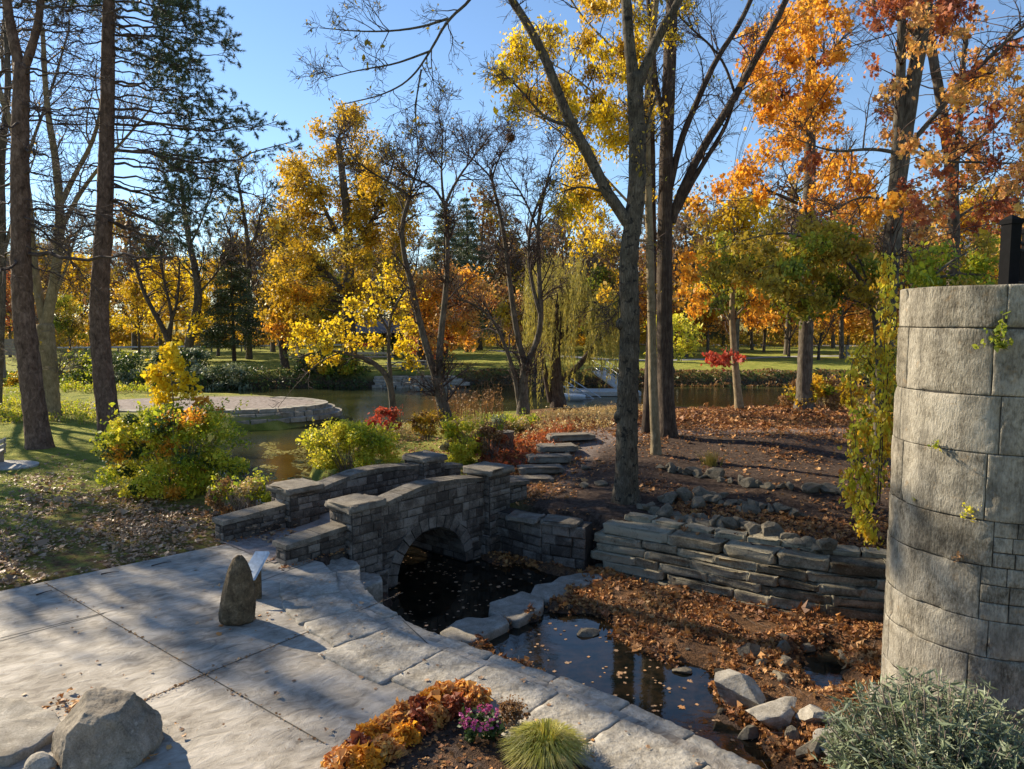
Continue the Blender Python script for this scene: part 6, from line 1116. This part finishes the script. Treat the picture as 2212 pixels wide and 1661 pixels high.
# foreground flower bed: soil, coral bells, mum, ornamental grass
q = np.array([P(u, v, .06)[:2] for u, v in ((700,1700),(720,1640),(790,1580),(870,1530),(950,1500),(1040,1510),(1110,1545),(1200,1560),(1290,1590),(1330,1640),(1330,1720),(1000,1760))]); mb = MB(); slab(mb, q, -.05, .05, 0, .0); bed = mb.build('garden_soil', M['ground']); tag(bed, kind='structure')
ca = bed.data.color_attributes.new('zone', 'FLOAT_COLOR', 'POINT'); ca.data.foreach_set('color', np.tile([1., .45, 0, 1], len(bed.data.vertices)).astype(np.float32))
k = 0
for (u, v, r_) in ((745,1655,.24),(775,1632,.22),(800,1605,.24),(838,1585,.24),(870,1560,.24),(905,1545,.24),(935,1525,.24),(965,1512,.22),(1000,1508,.2),(905,1575,.2),(870,1605,.2),(830,1632,.2),(940,1560,.18),(985,1540,.18),(790,1660,.2),(1030,1520,.18)):
    c = P(u, v, .05); rt = empty('coral_bells', c, 'low clump of orange red lobed leaves edging the foreground flower bed', 'plant', 'coral bells along the flower bed'); ml = MB(); n = 330; a = rng.uniform(0, 6.28, n); rr = rng.random(n)**.6*r_; pt = c+np.stack([np.cos(a)*rr, np.sin(a)*rr, .04+.17*(1-(rr/r_)**2)*rng.uniform(.6, 1.1, n)], -1); leaves(ml, pt, .06, 'lobed', 0, .25, 0, None, .4, .6); ml.build('foliage', M[['peach', 'rust', 'orange', 'peach'][k % 4]], rt); k += 1
c = P(1042, 1598, .05); rt = empty('chrysanthemum', c, 'small dark mum bush with pink flowers in the foreground bed', 'plant'); ml, mw = MB(), MB(); bushV(ml, mw, c, .26, .22, .3, 1500, .045, 'oval', nb=16, stems=14, seed=2, st=.004); ml.build('foliage', M['darkgreen'], rt)
mb = MB(); a = rng.uniform(0, 6.28, 60); hh = c+np.stack([np.cos(a)*.24*rng.random(60)**.4-.03, np.sin(a)*.2, .22+.12*rng.random(60)], -1); leaves(mb, np.repeat(hh, 12, 0)+rng.normal(0, .012, (720, 3)), .028, 'oval', 0, 0); mb.build('flower', M['pink'], rt)
bush('garden_plant', 'brownish seedy plant with dark red heads between the mum and grass', 'plant', P(1110, 1570, .04), .22, .16, .3, 500, .035, ['brown'], nb=10, stems=24, seed=12, st=.004)
c = P(1178, 1650, .02); rt = empty('ornamental_grass', c, 'fountain of golden green ornamental grass at the bottom of the picture', 'ornamental grass'); mb = MB(); n = 1500; a = rng.uniform(0, 6.28, n); R_ = rng.random(n)**.5*.52; H = .42*rng.uniform(.7, 1.15, n)*(1.1-.5*R_/.52); t = np.linspace(0, 1, 7)
x = np.cos(a)[:, None]*(.06+R_[:, None]*t**1.3); y = np.sin(a)[:, None]*(.06+R_[:, None]*t**1.3); z = H[:, None]*np.sin(np.minimum(t*2.2, 3.1))*1.0; q = np.stack([x, y, z], -1)+c; sd2 = norm(np.stack([-np.sin(a), np.cos(a), 0*a], -1))[:, None]*(.007*np.array([.8,1,1,.9,.7,.4,.05]))[None, :, None]
V = np.stack([q-sd2, q+sd2], 2).reshape(n, 14, 3); f = np.array([[2*i, 2*i+1, 2*i+3, 2*i+2] for i in range(6)]); mb.add(V.reshape(-1, 3), (f[None]+(np.arange(n)*14)[:, None, None]).reshape(-1, 4)); mb.build('blades', leafmat('ornamental_blade', [(.2,.24,.03),(.42,.4,.06),(.55,.5,.16),(.6,.45,.2)], .4, 3.), rt)
c = G(1535, 1005); rt = empty('grass_tuft', c, 'small yellow green grass tuft on the dirt hill above the rocks', 'grass tuft'); mb = MB(); x = c[0]+rng.normal(0, .12, 120); y = c[1]+rng.normal(0, .1, 120); stalks(mb, x, y, .42, .13, 0, 5, .006); mb.build('blades', M['willow'], rt)
# ------------------------------------------------------------ fallen leaves, grass
PN = lambda x, y, s, k=0.: np.sin(x*s+k)*np.sin(y*s*1.3+k*2)+.6*np.sin(x*s*2.3+y*s*1.1+k)
def litter(name, lab, n, fx, fy, dens, mats, size, shape='maple', hover=.012, flat=.45, seed=0):
    g = np.random.default_rng(seed); x = g.uniform(*fx, n); y = g.uniform(*fy, n); k = g.random(n) < dens(x, y); x, y = x[k], y[k]; z = gz_(x, y)+hover+g.random(len(x))*.02; mb = MB(); leaves(mb, np.stack([x, y, z], -1), size, shape, 0, flat, 0, None, .42, .7); tag(mb.build(name, M[mats]), lab, 'fallen leaves', kind='stuff')
pooldist = lambda x, y: np.minimum(np.minimum(sdf(x, y, POOLA), sdf(x, y, POOLB)), sdf(x, y, POOLC))
litter('creek_leaf_litter', 'thick orange brown leaves covering the creek bed', 95000, (-1.5, 12), (6, 19), lambda x, y: (sdf(x, y, BED) < .1)*(pooldist(x, y) > -.12)*(.62+.5*PN(x, y, 1.6)+.25*PN(x, y, 4.)), 'litter', .085, 'maple', .01, .22, 1)
litter('hill_leaf_litter', 'scattered orange leaves on the dark dirt hill', 120000, (-1, 17), (15.5, 33), lambda x, y: (sdf(x, y, BED) > .5)*(sdf(x, y, CHAN) > .9)*np.clip(.05+.2*(PN(x, y, .8, 1) > .75)+.85*ss(1.7, .6, np.abs(y-18.6+.42*(x-3)))*(x > 4)+.5*ss(2.6, .5, x)*ss(19, 21, y)+.35*ss(25, 31, y)-.12*ss(24, 18, y)*(x < 6), 0, 1), 'litter', .085, 'maple', .012, .35, 2)
litter('crest_leaf_litter', 'bright fallen leaves along the hill crest by the water', 60000, (2, 24), (29, 40), lambda x, y: .5+0*x, 'litter', .11, 'lobed', .015, .4, 3)
litter('lawn_leaf_litter', 'pale brown leaves strewn over the left lawn', 75000, (-20, -5), (12.5, 30), lambda x, y: (sdf(x, y, PLAZA) > .05)*np.clip(ss(28, 16, y)*(.55+.45*ss(-16, -8, x))*(.6+.5*PN(x, y, .9, 3)), 0, 1), 'litter_pale', .085, 'lobed', .02, .45, 4)
litter('path_leaf_litter', 'leaves on the grass between bridge and pond', 16000, (-7, 1), (21.5, 40), lambda x, y: (gz_(x, y) > -1)*(.3+.6*ss(26, 22, y)), 'litter', .085, 'lobed', .015, .4, 5)
mb = MB(); g = np.random.default_rng(6); n = 1500; x = g.uniform(-3.5, 3, n); y = g.uniform(12, 19.5, n); k = (sdf(x, y, POOLA) < -.1) & (g.random(n) < .28+.5*(x < -.5)*(y < 14.5)+.25*(PN(x, y, 2.5) > .4)); leaves(mb, np.stack([x, y, np.full(n, ZW+.006)], -1)[k], .075, 'maple', 0, 1.5, 0, None, .3, .05)
n = 700; q = np.array([P(g.uniform(1040, 1640), g.uniform(1345, 1600), ZW)[:2] for _ in range(n)]); k = (sdf(q[:, 0], q[:, 1], POOLB) < -.05) & ((PN(q[:, 0], q[:, 1], 4.) > .5) | (g.random(n) < .15)); leaves(mb, np.c_[q, np.full(n, ZW+.006)][k], .075, 'maple', 0, 1.5, 0, None, .3, .05)
tag(mb.build('floating_leaves', M['litter_pale']), 'leaves floating on the dark creek pools', 'fallen leaves', kind='stuff')
mb = MB(); n = 2600; u = g.uniform(560, 700, n); v = g.uniform(955, 1035, n); q = np.array([P(a, b_, ZW)[:2] for a, b_ in zip(u, v)]); k = PN(q[:, 0], q[:, 1]*.6, 1.8, 2)+.6*(v-960)/60 > .4; leaves(mb, np.c_[q, np.full(n, ZW+.006)][k], .12, 'oval', 0, 2, 0, None, .4, .02); tag(mb.build('pond_scum', M['willow']), 'pale green duckweed patches on the pond behind the bridge', 'duckweed', kind='stuff')
mb = MB(); n = 90; q = np.array([P(g.uniform(0, 1100), g.uniform(1230, 1600), .03)[:2] for _ in range(n)]); k = sdf(q[:, 0], q[:, 1], PLAZA) < -.3; leaves(mb, np.c_[q, np.full(n, .05)][k], .06, 'lobed', 0, .6, 0, None, .35, .6); q2 = np.array([ca_(s)+cn_(s)*o for s, o in zip(g.uniform(0, cc_[-1], 160), g.uniform(-1.5, .1, 160))]); leaves(mb, np.c_[q2, np.full(160, .095)], .05, 'lobed', 0, .8, 0, None, .35, .5)
q3 = np.array([BR(s, o) for s, o in zip(g.uniform(-1.5, 4.5, 160), 2.15-abs(g.normal(0, .12, 160)))]); leaves(mb, np.c_[q3, [deckz(s)+.05 for s in g.uniform(0, 4, 160)]], .07, 'lobed', 0, .6)
tag(mb.build('terrace_leaves', M['litter_pale']), 'single dry leaves lying on the terrace paving', 'fallen leaves', kind='stuff')
q = g.uniform(0, 1, (900, 2)); bp = np.array([P(720+600*a, 1500+200*b_, .05) for a, b_ in q]); bp = bp[sdf(bp[:, 0], bp[:, 1], np.array([P(u, v, .06)[:2] for u, v in ((760,1680),(900,1560),(1020,1520),(1280,1590),(1320,1700))])) < 0]; mb = MB(); leaves(mb, bp+np.array((0, 0, .015)), .055, 'lobed', 0, .4, 0, None, .35, .5); tag(mb.build('bed_leaves', M['litter']), 'dry leaves on the soil of the foreground flower bed', 'fallen leaves', kind='stuff')
mb = MB(); g = np.random.default_rng(93)
for a_, c_ in (((96,1258),(700,1605)),((445,1455),(870,1280)),((445,1455),(200,1560))):
    pa, pc = P(*a_, .04), P(*c_, .04); t = g.random(150)[:, None]; leaves(mb, pa+(pc-pa)*t+np.c_[g.normal(0, .03, (150, 2)), np.full(150, .005)], .028, 'lobed', 0, .5)
q_ = np.array([P(u, v, .04) for u, v in zip(g.uniform(0, 1000, 500), g.uniform(1210, 1640, 500))]); leaves(mb, q_[sdf(q_[:, 0], q_[:, 1], PLAZA) < -.2], .022, 'slim', 0, .5); tag(mb.build('plaza_debris', M['brown']), 'small bits of leaf and grit in the joints of the terrace', 'debris', kind='stuff')
mb = MB(); g = np.random.default_rng(91)
for _ in range(170):
    x, y = g.uniform(-2, 9), g.uniform(7, 18); X_, Y_ = np.array([x]), np.array([y])
    if sdf(X_, Y_, BED)[0] > -.1 or abs(pooldist(X_, Y_)[0]) > .5: continue
    v, f = rockV(g.uniform(.05, .2)*np.array((1.3, 1, .6)), int(g.integers(1e5)), 7, 2, .08); mb.add(rotz(v, g.uniform(0, 3))+np.array((x, y, float(gz_(x, y))+.01)), f)
tag(mb.build('creek_gravel', M['rock']), 'scattered small dark stones along the margins of the creek pools', 'pebbles', kind='stuff')
mb = MB(); q4 = []
for s0_, o0_ in ((-1.2, -.32), (-1.2, 2.05), (-1.2, .32)):
    q4 += [BR(s0_+g.uniform(-.9, .9), o0_+g.normal(0, .06)) for _ in range(70)]
q4 += [P(514, 1343, .03)[:2]+g.normal(0, .3, 2) for _ in range(26)]+[P(205, 1655, 0)[:2]+np.array((0, .3))+g.normal(0, .5, 2) for _ in range(60)]+[P(150, 1530, 0)[:2]+g.normal(0, .16, 2) for _ in range(60)]
q4 = np.array(q4); leaves(mb, np.c_[q4, np.full(len(q4), .055)], .06, 'lobed', 0, .5, 0, None, .4, .7); tag(mb.build('drifted_leaves', M['litter']), 'small drifts of dry leaves against the wing walls and boulders', 'fallen leaves', kind='stuff')
mb = MB(); n = 420; x = g.uniform(-1, 9, n); y = g.uniform(8, 18, n); k = (sdf(x, y, BED) < -.1) & (pooldist(x, y) > 0); x, y = x[k], y[k]; z = gz_(x, y)+.02; a_ = g.uniform(0, 6.28, len(x)); l_ = g.uniform(.1, .5, len(x)); t = np.linspace(-.5, .5, 4)
q = np.stack([x[:, None]+np.cos(a_)[:, None]*l_[:, None]*t, y[:, None]+np.sin(a_)[:, None]*l_[:, None]*t, z[:, None]+.02+.02*g.random((len(x), 4))], -1); q[:, 1:3] += g.normal(0, .015, (len(x), 2, 3)); tubes(mb, q, np.full((len(x), 4), .004), 3); tag(mb.build('creek_twigs', M['twig_l']), 'thin dry twigs strewn over the leafy creek bed', 'twigs', kind='stuff')
for a, c, lab in (((327,1222),(370,1213),'dark fallen twig at the lawn edge of the terrace, right one'), ((218,1240),(257,1235),'thin twig on the terrace below the lawn edge, middle one'), ((78,1285),(112,1275),'thin twig lying across the joint at the left of the terrace')):
    pa, pc = P(*a, .05), P(*c, .05); mb = MB(); tube1(mb, [pa, (pa+pc)/2+(.02, .03, .01), pc], .014, .006, 5, 8); tag(mb.build('twig', M['twig'], base=pa), lab, 'twig')
mb = MB(); g = np.random.default_rng(9); n = 150000; x = g.uniform(-30, -4.5, n); y = g.uniform(13, 44, n); k = (sdf(x, y, PLAZA) > .08) & (sdf(x, y, CHAN) > .6) & (sdf(x, y, POND) > .9) & (g.random(n) < .9-.5*ss(24, 15, y)) & (np.abs(x) < y*.78+2) & ((((x-PC[0])/8.6)**2+((y-PC[1])/5)**2) > 1); x, y = x[k], y[k]
c = np.stack([x, y, gz_(x, y)+.02], -1); dr = norm(np.stack([g.normal(0, .35, len(x)), g.normal(0, .35, len(x)), np.ones(len(x))], -1)); leaves(mb, c, .075, 'needle', 0, 0, 0, dr, .3, .1); n = 30000; x = g.uniform(-8, 1, n); y = g.uniform(22, 42, n); k = (gz_(x, y) > -1) & (g.random(n) < .8); x, y = x[k], y[k]; c = np.stack([x, y, gz_(x, y)+.02], -1); dr = norm(np.stack([g.normal(0, .35, len(x)), g.normal(0, .35, len(x)), np.ones(len(x))], -1)); leaves(mb, c, .08, 'needle', 0, 0, 0, dr, .3, .1)
tag(mb.build('lawn_grass', M['grassb']), 'short green grass blades on the near lawns', 'grass', kind='stuff')
